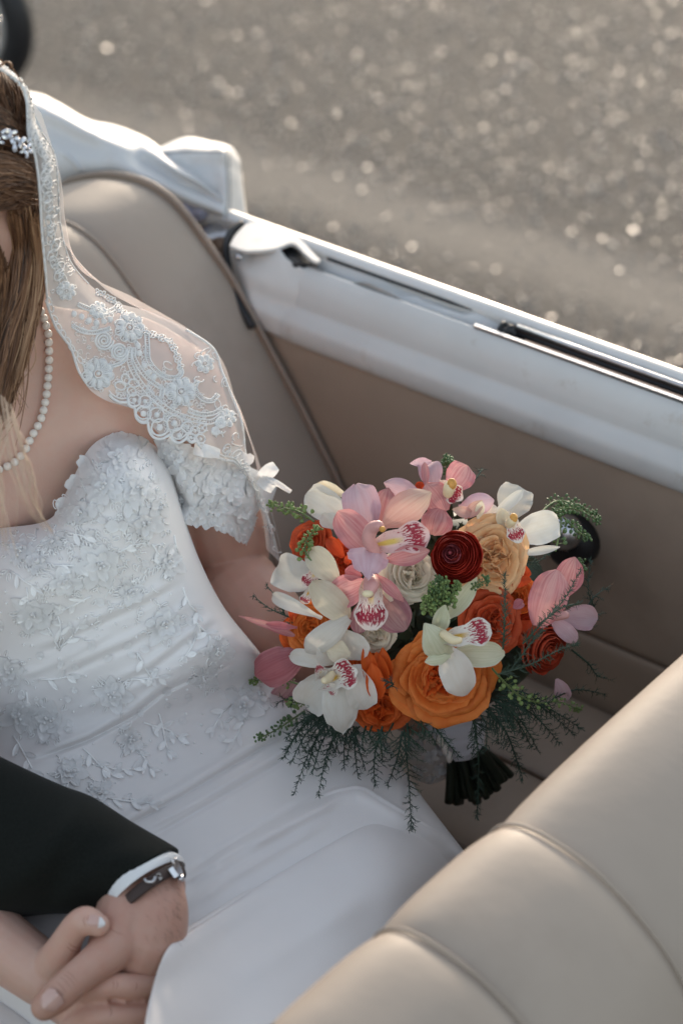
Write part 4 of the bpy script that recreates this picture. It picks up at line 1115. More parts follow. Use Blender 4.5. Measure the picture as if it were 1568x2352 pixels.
for x, y, r, n, a in ((330, 590, 118, 9, .2), (560, 250, 112, 9, .0), (940, 720, 110, 8, .4)):
    lace_rosette(*rc(x, y), r * .3125, n, a)
lace_rosette(152, 668, 22, 7, .3); lace_rosette(225, 712, 20, 7, .1); lace_rosette(470, 835, 22, 7, .5); lace_rosette(520, 960, 22, 7, .2)
def band(pts, w, name='lace_band', rib=7):
    """two cords with short bars between"""
    mb = MB(); n = max(8, int(len(pts) * 6)); q = curve(Rc(*pts), n); A_, B_ = [], []
    for i in range(n):
        dx, dy = q[min(i + 1, n - 1)][0] - q[max(i - 1, 0)][0], q[min(i + 1, n - 1)][1] - q[max(i - 1, 0)][1]; l = math.hypot(dx, dy) or 1
        A_.append((q[i][0] - dy / l * w / 2, q[i][1] + dx / l * w / 2)); B_.append((q[i][0] + dy / l * w / 2, q[i][1] - dx / l * w / 2))
    cord(A_, 1.9, mb=mb, n=n * 2); cord(B_, 1.9, mb=mb, n=n * 2)
    for i in range(0, n): mb.add(*tube_geo([VS.at(*A_[i], .0012), VS.at(*B_[i], .0012)], 1.5 / FPX * 2.15, 4))
    return mb.build(name, M['lace'], veil)
band([(560, 400), (560, 500), (620, 630), (740, 770), (870, 870), (1000, 920), (1150, 945), (1230, 900)], 10)
band([(590, 400), (600, 490), (680, 610), (770, 680), (800, 700), (790, 770)], 8)
band([(685, 300), (692, 400), (700, 490), (750, 560), (820, 610), (900, 620), (940, 580), (920, 540)], 9)
band([(990, 860), (1090, 890), (1180, 880), (1240, 840)], 8)
band([(1060, 640), (1040, 700), (1090, 770), (1160, 790), (1210, 740)], 9)
band([(180, 80), (280, 120), (380, 140), (450, 110)], 8)
band([(140, 235), (220, 280), (320, 285), (420, 255)], 8)
band([(420, 540), (490, 515), (530, 480), (545, 420)], 6)
# spirals
for cx, cy, R in ((370, 345, 72), (485, 425, 66), (1225, 950, 40), (1190, 1010, 30)):
    mb = MB(); q = []
    for i in range(46):
        a = i * .42; rr = R * (1 - i / 50); q.append((cx + rr * math.cos(a), cy + rr * math.sin(a)))
    cord(Rc(*q), 2.6, mb=mb, n=80); mb.build('lace_scroll', M['lace'], veil)
# bead rows and loops with a knot in each
for i, (x, y, rx) in enumerate([(595, 785, 46), (672, 795, 46), (662, 885, 56), (760, 893, 54), (890, 955, 58), (985, 985, 42), (782, 985, 62), (925, 1045, 52), (1040, 1010, 34), (1090, 990, 34), (1080, 1070, 34), (1010, 1060, 30)]):
    mb = MB(); cx, cy = rc(x, y); loop(mb, cx, cy, rx * .3125, rx * .3125, 0, 2.4); bead(mb, cx, cy, rx * .3125 * .42); mb.build('lace_loop', M['lace'], veil)
for i, (x, y) in enumerate([(668, 530), (700, 578), (738, 612), (630, 440), (620, 385), (150, 150), (205, 170), (260, 200), (315, 215), (370, 205), (415, 190)]):
    mb = MB(); bead(mb, *rc(x, y), 8); mb.build('lace_knot', M['lace'], veil)
# clover and chain
for x, y, a in ((490, 680, .4), (530, 630, 1.2), (575, 720, .9), (590, 660, .2)):
    mb = MB(); loop(mb, *rc(x, y), 12, 9, a, 2.6); mb.build('lace_loop', M['lace'], veil)
ch = [(330, -10), (420, 40), (480, 95), (540, 170), (620, 240), (700, 290), (780, 320), (860, 360), (900, 440), (930, 530)]
for i in range(22):
    x, y = cr(ch, 9 * i / 21); mb = MB()
    for k in range(3): loop(mb, rc(x, y)[0] + 4.5 * math.cos(k * 2.1 + i), rc(x, y)[1] + 4.5 * math.sin(k * 2.1 + i), 4.2, 3.2, k * 2.1 + i, 1.9, n=9, off=.003)
    mb.build('lace_floret', M['lace'], veil)
# scalloped hem of the cape, then the straight border up beside the hair
sc = [[(410, 742), (440, 775), (490, 800), (545, 800)], [(545, 770), (555, 820), (600, 840)], [(600, 845), (610, 910), (650, 950), (700, 945)], [(695, 945), (705, 1010), (740, 1060), (800, 1068), (860, 1035)], [(860, 1040), (880, 1085), (930, 1098), (985, 1060)], [(985, 1065), (1010, 1095), (1050, 1085)], [(1050, 1085), (1085, 1130), (1150, 1150)], [(1150, 1150), (1200, 1200), (1260, 1225)], [(1260, 1225), (1330, 1240), (1380, 1290)]]
for p in sc:
    mb = MB(); cord(Rc(*p), 3.0, mb=mb); cord([(x - 1, y - 9) for x, y in Rc(*p)], 1.8, mb=mb); mb.build('lace_scallop', M['lace'], veil)
mb = MB(); cord([(105, 690), (125, 745), (145, 775), (163, 800), (180, 850), (198, 880)], 2.6, mb=mb); mb.build('lace_edge', M['lace'], veil)
for i in range(11):
    x, y = cr([(112, 690), (130, 742), (155, 782), (178, 820), (205, 845)], 4 * i / 10); mb = MB(); loop(mb, x, y, 9, 5, 1.1 + .3 * math.sin(i * 2), 2.0); mb.build('lace_loop', M['lace'], veil)
for e in range(2):
    mb = MB(); cord([( (I if e == 0 else O)[0] + (1.5 if e == 0 else -2), (I if e == 0 else O)[1]) for I, O in ST[:11]], 2.6 if e == 0 else 2.2, mb=mb, n=120); mb.build('lace_edge', M['lace'], veil)
rg = random.Random(5)
for i in range(46):
    f = i / 45; k = f * 9.3 + .2; I = cr([s[0] for s in ST], k); O = cr([s[1] for s in ST], k)
    g = rg.uniform(.35, .65); x, y = I[0] * (1 - g) + O[0] * g, I[1] * (1 - g) + O[1] * g; w = max(4, math.hypot(O[0] - I[0], O[1] - I[1]))
    mb = MB(); loop(mb, x, y, min(w * .38, 15), min(w * .20, 9), rg.uniform(.9, 2.2), 2.1, S=VS); cord([(x - 5, y - 9), (x + 4, y), (x - 3, y + 9)], 1.8, mb=mb, n=6)
    mb.build('lace_loop', M['lace'], veil)
mb = MB()
for i in range(420):
    x, y = rg.uniform(150, 830), rg.uniform(0, 1)
    lo = cr([(130, 210), (200, 480), (330, 700), (600, 800), (750, 960), (900, 1030), (1000, 1040)], rg.random() * 6); hi = cr([(330, 20), (480, 110), (620, 260), (760, 420), (900, 560), (1050, 700), (1200, 850)], rg.random() * 6)
    q = rg.random(); px, py = rc(lo[0] + (hi[0] - lo[0]) * q, lo[1] + (hi[1] - lo[1]) * q)
    if 700 < (px - 122) / .3125 < 900 and 380 < (py - 673) / .3125 < 560: continue
    loop(mb, px, py, rg.uniform(3.5, 7), rg.uniform(2.5, 5), rg.uniform(0, 3), 1.2, 0, rg.uniform(3.5, 6.28), 9, .0008)
for i in range(120):
    q = rg.random() * 9; I = cr([s_[0] for s_ in ST], 1 + q); O = cr([s_[1] for s_ in ST], 1 + q); g = rg.uniform(.15, .9)
    loop(mb, I[0] * (1 - g) + O[0] * g, I[1] * (1 - g) + O[1] * g, rg.uniform(3, 6), rg.uniform(2.5, 4.5), rg.uniform(0, 3), 1.3, 0, rg.uniform(3.5, 6.28), 9, .0008)
tag(mb.build('lace_ground', M['lace'], veil), kind='stuff')
# right-hand fall of lace over the arm
mb = MB()
for i in range(40):
    f = rg.random(); k = 13.5 + f * 7; I = cr([s[0] for s in ST], k); O = cr([s[1] for s in ST], k); g = rg.uniform(.3, .98)
    x, y = I[0] * (1 - g) + O[0] * g, I[1] * (1 - g) + O[1] * g
    loop(mb, x, y, rg.uniform(6, 13), rg.uniform(4, 8), rg.uniform(0, 3), 1.8, 0, rg.uniform(3.5, 6.28))
tag(mb.build('lace_tracery', M['lace'], veil), kind='stuff')
mb = MB(); cord([(s[1][0] - 3, s[1][1] + 2) for s in ST[13:21]], 3.2, mb=mb, n=70); mb.build('lace_edge', M['lace'], veil)

# ------------------------------------------------------------------ pearls and hair comb
neck = empty('pearl_necklace', tuple(W(105, 850, 2.12)))
tag(neck, 'string of cream pearls hanging round the neck beside the falling hair', 'necklace')
pp = [(88, 700), (94, 715), (101, 731), (106, 748), (111, 766), (112, 786), (113, 806), (113, 827), (112, 847), (111, 867), (109, 886), (107, 905), (104, 924), (100, 942), (95, 960), (87, 978), (77, 995), (68, 1012), (60, 1030), (48, 1047), (34, 1061), (17, 1071), (-2, 1078), (-22, 1082), (-42, 1080), (-62, 1072)]
CHD = Depth(CH); proto = None
for x, y in pp:
    p = W(x, y, CHD(x, y) - .0055)
    if proto is None:
        mb = MB(); mb.add(*ball_geo(Vector((0, 0, 0)), .0038, 16, 10)); proto = mb.build('pearl', M['pearl'], neck); o = proto
    else:
        o = proto.copy(); COL.objects.link(o)
    o.location = p
comb = empty('hair_comb', tuple(W(30, 325, 1.95)))
tag(comb, 'sparkling crystal hair comb pinned in the brown hair by the veil', 'hair comb')
rg = random.Random(9)
for (x, y, r) in [(-8, 300, 7), (6, 302, 6), (16, 300, 8), (12, 314, 8), (24, 312, 8), (32, 303, 7), (30, 325, 8), (40, 318, 7), (52, 322, 9), (34, 340, 8), (46, 334, 6), (56, 340, 6), (50, 348, 5), (60, 350, 6), (62, 358, 5), (66, 334, 6), (70, 346, 5), (-4, 318, 6), (4, 326, 6), (66, 322, 5)]:
    a = rg.uniform(0, 3.1); s = r / FPX * 1.95
    d1 = (VR * math.cos(a) + VU * math.sin(a)); d2 = (VU * math.cos(a) - VR * math.sin(a))
    mb = MB(); mb.add(*ball_geo(W(x, y, 1.952 - .003 * rg.random()), .1, 7, 4, (d1 * s * 1.25, VD * s * .7, d2 * s * .75))); mb.build('crystal', M['crystal'], comb, False)
mb = MB(); mb.add(*tube_geo(curveW([(-20, 305, 1.957), (20, 312, 1.957), (45, 326, 1.957), (66, 342, 1.957), (74, 352, 1.957)], 20), .0012, 5)); mb.build('wire', M['chrome'], comb)

# ------------------------------------------------------------------ groom: hand, sleeve, cuff, watch
geos = []
geos.append(capsule_geo([W(200, 1985, 2.02), W(290, 2020, 2.005), W(345, 2040, 1.99)], [.034, .032, .0295], 18))       # forearm
geos.append(capsule_geo([W(345, 2045, 1.985), W(352, 2100, 1.968), W(338, 2160, 1.962), W(310, 2215, 1.968)], [.0275, .029, .030, .026], 18))  # back of the hand
geos.append(capsule_geo([W(300, 2075, 1.975), W(282, 2130, 1.958), W(258, 2180, 1.954)], [.0265, .0255, .021], 16))
geos.append(capsule_geo([W(275, 2165, 1.948), W(240, 2198, 1.934), W(205, 2225, 1.924), W(170, 2254, 1.917), W(138, 2284, 1.914), (W(102, 2314, 1.917))], [.0200, .0168, .0146, .0138, .0136, .0112], 18))  # thumb
for k in range(4):   # fingers curling under the bride's hand
    a = (318 + 14 * k, 2190 - 34 * k); geos.append(capsule_geo([W(*a, 1.985), W(a[0] + 12, a[1] + 50, 2.0), W(a[0] - 40, a[1] + 80, 2.01), W(a[0] - 80, a[1] + 70, 2.01)], [.0125, .0115, .0105, .009], 12))
geos.append(capsule_geo([W(200, 1985, 2.02), W(60, 1925, 2.03), W(-120, 1850, 2.05), W(-320, 1700, 2.05), W(-380, 1300, 2.02), W(-400, 950, 2.0)], [.034, .042, .046, .050, .055, .06], 18))
groom = remesh('person', geos, .0017, M['skin_man'], None, 4)
tag(groom, 'man in a black suit sleeve whose hand clasps the fingers of the bride', 'person')
nail(118, 2299, 1.9005, -.72, .70, .0165, .0082, groom, False)
from mathutils.bvhtree import BVHTree
M['crease'] = simple('crease_shade', (.40, .20, .15), .6); M['crease2'] = simple('crease_shade_fair', (.42, .185, .14), .6)  # dark tubes in these colours paint the shade of skin folds
dg = bpy.context.evaluated_depsgraph_get(); dg.update()
def creases(o, lines, mat, r=.00042):
    bv = BVHTree.FromObject(o, dg)
    for ln in lines:
        pts = []
        for x, y in curve(ln, 9):
            d = ray(x, y).normalized(); h = bv.ray_cast(CAM, d)
            if h[0] is not None: pts.append(h[0] + d * r * .45)
        if len(pts) > 4:
            mb = MB(); mb.add(*tube_geo(pts, [r * (.25 + .75 * math.sin(math.pi * (i + .3) / len(pts))) for i in range(len(pts))], 5)); mb.build('crease_shade', mat, o)
creases(groom, [[(137, 2244), (150, 2254), (166, 2275)], [(144, 2237), (158, 2247), (175, 2268)], [(151, 2231), (164, 2240), (182, 2261)], [(128, 2254), (141, 2266), (154, 2284)], [(262, 2238), (280, 2232), (296, 2222)], [(252, 2232), (268, 2224), (286, 2210)], [(240, 2120), (262, 2140), (290, 2150)]], M['crease'])
creases(bride, [[(152, 2172), (162, 2183), (180, 2187)], [(156, 2164), (166, 2174), (182, 2178)], [(196, 2104), (192, 2116), (198, 2130)], [(205, 2102), (200, 2112), (204, 2126)], [(258, 2250), (262, 2262), (258, 2276)], [(266, 2250), (270, 2262), (266, 2276)], [(252, 2314), (256, 2326), (252, 2338)], [(312, 2256), (314, 2266), (310, 2276)]], M['crease2'])
# fine dark arm hair along the wrist
mb = MB(); rg = random.Random(2); bvg = BVHTree.FromObject(groom, dg)
for i in range(75):
    x, y = 413 - abs(rg.gauss(0, 34)), rg.uniform(2005, 2200)
    h = bvg.ray_cast(CAM, ray(x, y).normalized())
    if h[0] is None: continue
    p = h[0]; nn = h[1]
    d = (VR * rg.uniform(-.1, .6) - VU * rg.uniform(.3, 1) + nn * .35).normalized() * rg.uniform(.004, .009)
    mb.add(*tube_geo([p, p + d * .5 + nn * .0008, p + d], [.00008, .00006, .00003], 3, False))
tag(mb.build('arm_hair', M['hair_base'], groom), kind='stuff')
def sil_loft(name, st, mat, parent, n=36, nu=60, fold_f=None, skew=None):
    """tube through stations (Lx,Ly,Rx,Ry,depth,half thickness): silhouette edges left and right of its axis"""
    S = curve(st, nu); P = []
    for i, (lx, ly, rx, ry, t, th) in enumerate(S):
        a, b = W(lx, ly, t), W(rx, ry, t); c = (a + b) / 2; h = (a - b) / 2; row = []
        for k in range(n):
            w = 2 * math.pi * k / n; q = c + h * math.cos(w) - VD * th * math.sin(w)
            if skew: q = q + skew(i / (nu - 1), w)
            if fold_f: q = q - VD * fold_f(i / (nu - 1), w)
            row.append(q)
        P.append(row)
    o = grid_obj(name, P, mat, parent, closed=True)
    return o
ARM = (VR * .66 - VU * .75)
ff = lambda u, w: .006 * math.sin(w * 2 + u * 9) * max(0, math.sin(w)) * (1 - u) ** .5 + .007 * math.exp(-((u - .45 - .10 * math.cos(w)) / .035) ** 2) * max(0, math.sin(w)) - .006 * math.exp(-((u - .55 - .12 * math.cos(w)) / .045) ** 2) * max(0, math.sin(w))
sil_loft('jacket_sleeve', [(-470, 900, -330, 980, 2.02, .075), (-420, 1350, -270, 1350, 2.03, .07), (-330, 1560, -230, 1880, 2.06, .068), (-150, 1660, -140, 2130, 2.055, .066), (0, 1740, -10, 2112, 2.035, .062), (130, 1801, 100, 2100, 2.02, .058), (210, 1832, 150, 2098, 2.012, .056), (300, 1888, 195, 2098, 2.005, .053), (370, 1928, 228, 2099, 1.998, .050), (402, 1947, 242, 2096, 1.994, .048), (403, 1953, 246, 2094, 1.994, .044), (396, 1955, 250, 2088, 1.996, .040)], M['suit'], groom, nu=110, n=48, fold_f=ff, skew=lambda u, w: ARM * (-.011 * math.sin(w) * max(0, min(1, (u - .55) / .25))))
sil_loft('shirt_cuff', [(330, 1925, 225, 2070, 1.998, .041), (385, 1952, 243, 2088, 1.992, .042), (412, 1964, 248, 2102, 1.988, .0425), (418, 1976, 256, 2109, 1.986, .0425), (417, 1980, 259, 2109, 1.986, .041), (404, 1975, 262, 2098, 1.99, .036)], M['shirt'], groom, nu=24, skew=lambda u, w: ARM * (-.015 * math.sin(w)))
mb = MB(); watch = empty('wristwatch', tuple(W(365, 1990, 1.95)))
tag(watch, 'wristwatch with brown stitched leather strap and steel clasp peeping from the shirt cuff', 'watch')
def wrap_band(name, st, mat, nu, parent, n=40, a0=0, a1=2 * math.pi, k=.010):
    S = curve(st, nu); P = []
    for (lx, ly, rx, ry, t, th) in S:
        a, b = W(lx, ly, t), W(rx, ry, t); c = (a + b) / 2; h = (a - b) / 2
        P.append([c + h * math.cos(a0 + (a1 - a0) * m / (n - 1)) - VD * th * math.sin(a0 + (a1 - a0) * m / (n - 1)) - ARM * k * math.sin(a0 + (a1 - a0) * m / (n - 1)) for m in range(n)])
    return grid_obj(name, P, mat, parent)
strap = wrap_band('strap', [(413, 1980, 262, 2104, 1.981, .035), (420, 1992, 268, 2114, 1.979, .0365), (424, 2003, 274, 2122, 1.978, .0365), (422, 2008, 278, 2124, 1.978, .035)], M['strap'], 8, watch)
mb = MB(); mb.add(*tube_geo(curveW([(331, 2019, 1.9475), (338, 2026, 1.945), (352, 2025, 1.943), (357, 2014, 1.944)], 14), .0013, 6)); mb.build('strap_loop', M['chrome'], watch)
for q in ([(393, 1974, 1.953), (404, 1992, 1.955), (413, 2014, 1.966)], [(402, 1972, 1.957), (411, 1992, 1.962), (418, 2012, 1.972)]):
    mb = MB(); mb.add(*tube_geo(curveW(q, 10), .0016, 6)); mb.build('clasp_arm', M['chrome'], watch)
mb = MB(); mb.add(*box_geo(W(399, 2004, 1.955), (VR * .55 - VU * .8) * .0045, (VR * .8 + VU * .55) * .0022, VD * .0015)); mb.build('clasp_plate', M['chrome'], watch, False)
mb = MB(); mb.add(*tube_geo([W(414, 2014, 1.962), W(417, 2022, 1.964)], .0028, 12)); mb.build('clasp_pin', M['chrome'], watch)
dg = bpy.context.evaluated_depsgraph_get(); dg.update(); bvs = BVHTree.FromObject(strap, dg)
for i, ch in enumerate('GA'):
    cu = bpy.data.curves.new('letter', 'FONT'); cu.body = ch; cu.size = .0048; cu.extrude = .00006
    t = bpy.data.objects.new('t', cu); COL.objects.link(t)
    dg = bpy.context.evaluated_depsgraph_get(); dg.update(); me = bpy.data.meshes.new_from_object(t.evaluated_get(dg)); bpy.data.objects.remove(t)
    xa = (VR * .45 - VU * .89).normalized(); ya = (VR * .89 + VU * .45); za = -VD
    me.transform(Matrix(((xa.x, ya.x, za.x, 0), (xa.y, ya.y, za.y, 0), (xa.z, ya.z, za.z, 0), (0, 0, 0, 1))))
    lx, ly = 358 + 4.2 * i, 2008 + 8 * i; hs_ = bvs.ray_cast(CAM, ray(lx, ly).normalized())
    me.transform(Matrix.Translation((hs_[0] if hs_[0] is not None else W(lx, ly, 1.94)) - VD * .0006))
    link('letter', me, M['ink'], watch, False)
# ------------------------------------------------------------------ bouquet
BC = (1000, 1385)                                   # middle of the dome of flowers
bq = empty('bouquet', tuple(W(1110, 1850, 2.40)))
tag(bq, 'bridal bouquet of white and pink orchids, orange roses and red ranunculus with trailing fern', 'bouquet')
def dome(px, py):
    q = ((px - BC[0]) / 440) ** 2 + ((py - BC[1]) / 400) ** 2
    return 2.285 - .135 * math.sqrt(max(0.02, 1 - q * .96))
PM = {
 'pink': petal_mat('pink_orchid_petal', (.68, .36, .345), (.60, .22, .26), (.72, .46, .38), (.54, .17, .20), .30, .75, .7, .4),
 'lilac': petal_mat('lilac_orchid_petal', (.64, .47, .52), (.60, .34, .40), (.66, .50, .52), (.56, .32, .37), .30, .40, .5, .3),
 'peachpink': petal_mat('peach_orchid_petal', (.70, .44, .37), (.64, .32, .31), (.76, .62, .44), (.60, .28, .26), .30, .45, .6, .8),
 'rose': petal_mat('deep_pink_orchid_petal', (.46, .155, .17), (.56, .30, .32), (.50, .2, .2), (.34, .08, .10), .25, .6, .5, .3),
 'mauve': petal_mat('mauve_orchid_petal', (.50, .30, .28), (.48, .19, .24), (.52, .33, .33), (.36, .13, .17), .25, .75, .7, .3),
 'white': petal_mat('white_orchid_petal', (.74, .71, .64), (.78, .76, .72), (.74, .70, .64), (.68, .64, .54), .25, .30, .5, .4),
 'cream': petal_mat('cream_orchid_petal', (.74, .66, .50), (.76, .70, .58), (.76, .70, .56), (.66, .57, .40), .28, .35, .5, .3),
 'green': petal_mat('greenish_orchid_petal', (.66, .66, .48), (.72, .72, .60), (.72, .71, .58), (.50, .52, .30), .25, .45, .5, .4),
}
def rose_mat(name, inner, outer, edge, tr=.22):
    return petal_mat(name, outer, edge, edge, inner, tr, .35, .35, .5)
RM = {
 'red': rose_mat('red_ranunculus_petal', (.20, .010, .008), (.36, .022, .012), (.42, .03, .016), .15),
 'redheart': rose_mat('wine_ranunculus_petal', (.24, .035, .045), (.34, .06, .075), (.42, .11, .12), .15),
 'scarlet': rose_mat('scarlet_petal', (.48, .045, .012), (.62, .085, .024), (.66, .14, .05), .22),
 'orange': rose_mat('orange_petal', (.66, .115, .016), (.76, .20, .036), (.80, .29, .075), .25),
 'deeporange': rose_mat('deep_orange_petal', (.58, .068, .010), (.70, .12, .018), (.74, .17, .035), .22),
 'peach': rose_mat('peach_petal', (.82, .42, .18), (.86, .54, .27), (.88, .63, .38), .28),
 'ivory': rose_mat('ivory_petal', (.74, .64, .47), (.80, .72, .57), (.82, .76, .64), .25),
 'brick': rose_mat('brick_red_petal', (.34, .032, .016), (.50, .070, .03), (.54, .09, .04), .15),
}
LIPW = lip_mat('white_speckled_lip', (.76, .71, .64), (.34, .012, .035), (.74, .46, .08))
LIPP = lip_mat('pink_speckled_lip', (.72, .50, .48), (.32, .010, .03), (.76, .56, .14))
LIPD = lip_mat('heavily_speckled_lip', (.76, .64, .58), (.30, .008, .03), (.76, .55, .16), .46, .60)
M['column'] = simple('cream_column', (.74, .62, .40), .4, var=.1, nscale=80)
M['column_pink'] = simple('pink_column', (.60, .30, .28), .4, var=.1, nscale=80)
M['anther'] = simple('ochre_anther', (.62, .30, .06), .5, var=.3, nscale=200)
M['green_stem'] = simple('fresh_green_stem', (.13, .19, .065), .5, var=.2, nscale=60)
M['pod'] = simple('pale_green_pod', (.20, .28, .09), .5, var=.3, nscale=90); add_translucent(M['pod'], (.26, .36, .10), .2)
M['poddark'] = simple('mid_green_pod', (.075, .135, .045), .5, var=.3, nscale=90)
M['fern'] = simple('dark_fern', (.020, .050, .030), .55, var=.3, nscale=40)
M['fern2'] = simple('grey_green_fern', (.030, .058, .032), .55, var=.3, nscale=40)
M['stem'] = simple('dark_flower_stem', (.012, .020, .010), .5, var=.4, nscale=30)
M['ribbon'] = simple('white_satin_ribbon', (.66, .65, .70), .42, var=.04, sheen=.3)
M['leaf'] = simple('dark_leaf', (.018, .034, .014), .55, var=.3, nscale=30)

PROF = [0.0, .36, .60, .80, .94, 1.0, .98, .90, .74, .48, .06]
PROF_W = [0.3, .55, .75, .9, .98, 1.0, .99, .95, .84, .62, .12]
def lerp_prof(P, u):
    x = u * (len(P) - 1); i = min(int(x), len(P) - 2); return P[i] + (P[i + 1] - P[i]) * (x - i)
def petal(parent, mat, base, tip, width, db=0, dt=0, cup=.25, bend=.12, curl=0, twist=0, ruffle=.10, prof=None, seed=0, name='petal', nu=16, nv=11, base_w=.30, lean=0):
    """petal from base to tip (photo places); db/dt lift base and tip towards the viewer in metres"""
    tb = dome(*base) - db; tt = dome(*tip) - dt
    B, T = W(*base, tb), W(*tip, tt)
    ax = T - B; L = ax.length; ax.normalize()
    n = (-VD + VR * lean); n = (n - ax * n.dot(ax)).normalized(); w = ax.cross(n)
    hw0 = width * 1.13 / 2 / FPX * (tb + tt) / 2; P = []; cup *= 1.25; bend *= 1.2
    for i in range(nu):
        u = i / (nu - 1); pr = max(lerp_prof(prof or PROF, u), base_w * (1 - u) ** 1.5); hw = hw0 * pr
        arch = bend * L * 4 * u * (1 - u); c = curl * L * max(0, u - .62) ** 2 * 6
        row = []
        for j in range(nv):
            v = j / (nv - 1) * 2 - 1
            a = twist * u + 0
            nz = noise.noise(Vector((u * 3.1 + seed, v * 1.7, seed * 1.3)))
            edge = ruffle * hw0 * abs(v) ** 3 * noise.noise(Vector((u * 7 + seed * 3, v * 2 + 9, seed)))* 3
            x = hw * v * (1 + .05 * nz); h = cup * hw0 * pr * (v * v - .35) + edge + .10 * hw0 * nz * (.3 + abs(v)) - .05 * hw0 * math.exp(-(v / .12) ** 2) * (1 - u)
            row.append(B + ax * (L * u) + n * (arch - c + h * math.cos(a)) + w * (x * math.cos(a)) + n * (x * math.sin(a)))
        P.append(row)
    return grid_obj(name, P, M[mat] if isinstance(mat, str) and mat in M else (PM.get(mat) if isinstance(mat, str) else mat), parent)
def lip(parent, mat, base, tip, width, db=.01, dt=.02, seed=0, cup=.9, bend=.10, curl=.25):
    """ruffled speckled lip with raised sides"""
    tb = dome(*base) - db; tt = dome(*tip) - dt
    B, T = W(*base, tb), W(*tip, tt); ax = T - B; L = ax.length; ax.normalize()
    n = -VD; n = (n - ax * n.dot(ax)).normalized(); w = ax.cross(n); hw0 = width / 2 / FPX * tb; P = []
    pr = [.45, .62, .80, .86, .80, .74, .84, 1.0, 1.0, .82, .34]
    for i in range(25):
        u = i / 24; hw = hw0 * lerp_prof(pr, u); row = []
        side = max(0, 1 - u / .62)
        for j in range(17):
            v = j / 8 - 1
            h = cup * hw0 * (v * v) * (.25 + .9 * side) + .16 * hw0 * abs(v) ** 2 * math.sin(u * 15 + v * 3 + seed) * (u > .35)
            h += .13 * hw0 * math.exp(-((abs(v) - .18) / .10) ** 2) * max(0, 1 - ((u - .35) / .28) ** 2)     # two yellow keels
            row.append(B + ax * L * u + w * hw * v * (1 - .35 * side * abs(v)) + n * (h + bend * L * 4 * u * (1 - u) - curl * L * max(0, u - .6) ** 2 * 4))
        P.append(row)
    return grid_obj('lip', P, mat, parent)
def column(parent, pts, r, mat='column', cap=True, dd=.02):
    p = [W(x, y, dome(x, y) - dd - k) for x, y, k in pts]
    mb = MB(); mb.add(*capsule_geo(p, [k_ * .8 for k_ in r], 10)); o = mb.build('column', M[mat], parent)
    if cap:
        mb = MB(); mb.add(*ball_geo(p[-1] - VD * .002, .1, 10, 8, (VR * r[-1] * .75, VU * r[-1] * .9, VD * .003))); mb.build('anther', M['anther'], parent)
    return o
def flower_root(name, px, py, label):
    e = empty(name, tuple(W(px, py, dome(px, py)))); e.parent = bq; e.matrix_parent_inverse = Matrix.Translation(-bq.location)
    if label: e['label'] = label
    return e
def P2(*a): return r2(*a)
sd_ = [0]
def S():
    sd_[0] += 1.37; return sd_[0]

# ---- orchids ------------------------------------------------------
# big pink orchid seen from the side, top middle
f = flower_root('orchid', *r2(1000, 760), 'large pink orchid with its speckled lip turned to the right')
petal(f, PM['lilac'], r2(945, 690), r2(850, 308), 78, .010, .022, .30, .05, .10, seed=S(), prof=PROF_W)
petal(f, PM['pink'], r2(1000, 850), r2(715, 535), 66, .018, .030, .35, .08, -.06, seed=S(), prof=PROF_W)
petal(f, PM['peachpink'], r2(1040, 640), r2(1398, 380), 70, .020, .036, -.30, .16, .05, seed=S(), lean=-.3)
petal(f, PM['pink'], r2(1070, 885), r2(1398, 812), 42, .034, .040, .35, .10, -.10, seed=S())
petal(f, PM['pink'], r2(1010, 640), r2(1090, 350), 50, .002, .006, .2, .05, seed=S())
lip(f, LIPP, r2(1000, 770), r2(1385, 690), 74, .036, .046, S(), .55, .10, .12)
column(f, [(*r2(1000, 820), .01), (*r2(945, 740), .022), (*r2(965, 655), .030), (*r2(1015, 630), .036)], [.006, .0075, .0075, .006], 'column_pink', False, .03)
mb = MB(); mb.add(*ball_geo(W(*r2(1045, 655), dome(*r2(1045, 655)) - .068), .0028, 10, 8)); mb.build('anther', M['anther'], f)
# pink orchid facing the viewer
f = flower_root('orchid', *r2(955, 1130), 'pink orchid facing forward with a dark speckled tongue')
petal(f, PM['mauve'], r2(1010, 1130), r2(1215, 1400), 74, .012, .012, .25, .10, .05, seed=S(), prof=PROF_W)
petal(f, PM['mauve'], r2(890, 1180), r2(868, 1432), 42, .012, .008, .2, .08, seed=S())
petal(f, PM['pink'], r2(920, 1050), r2(672, 1150), 66, .020, .020, .30, .10, .10, seed=S(), prof=PROF_W)
petal(f, PM['pink'], r2(1000, 990), r2(1205, 1190), 27, .026, .022, .5, .14, .1, .8, seed=S())
petal(f, PM['rose'], r2(890, 1000), r2(770, 955), 34, .022, .026, .2, .05, seed=S())
petal(f, PM['lilac'], r2(950, 800), r2(930, 1040), 88, .040, .064, -.25, .06, -.10, seed=S(), base_w=.85, prof=[.92, 1, 1, .96, .88, .78, .66, .52, .38, .22, .05])
lip(f, LIPD, r2(960, 1020), r2(960, 1385), 78, .022, .040, S(), .75, .05, .20)
column(f, [(*r2(962, 1030), .0), (*r2(962, 1070), .012), (*r2(948, 1118), .016)], [.0085, .0090, .0068], 'column_pink', False, .036)
mb = MB(); mb.add(*ball_geo(W(*r2(938, 1130), dome(*r2(938, 1130)) - .056), .1, 10, 8, (VR * .0052, VU * .0035, VD * .003))); mb.build('anther', M['column'], f)
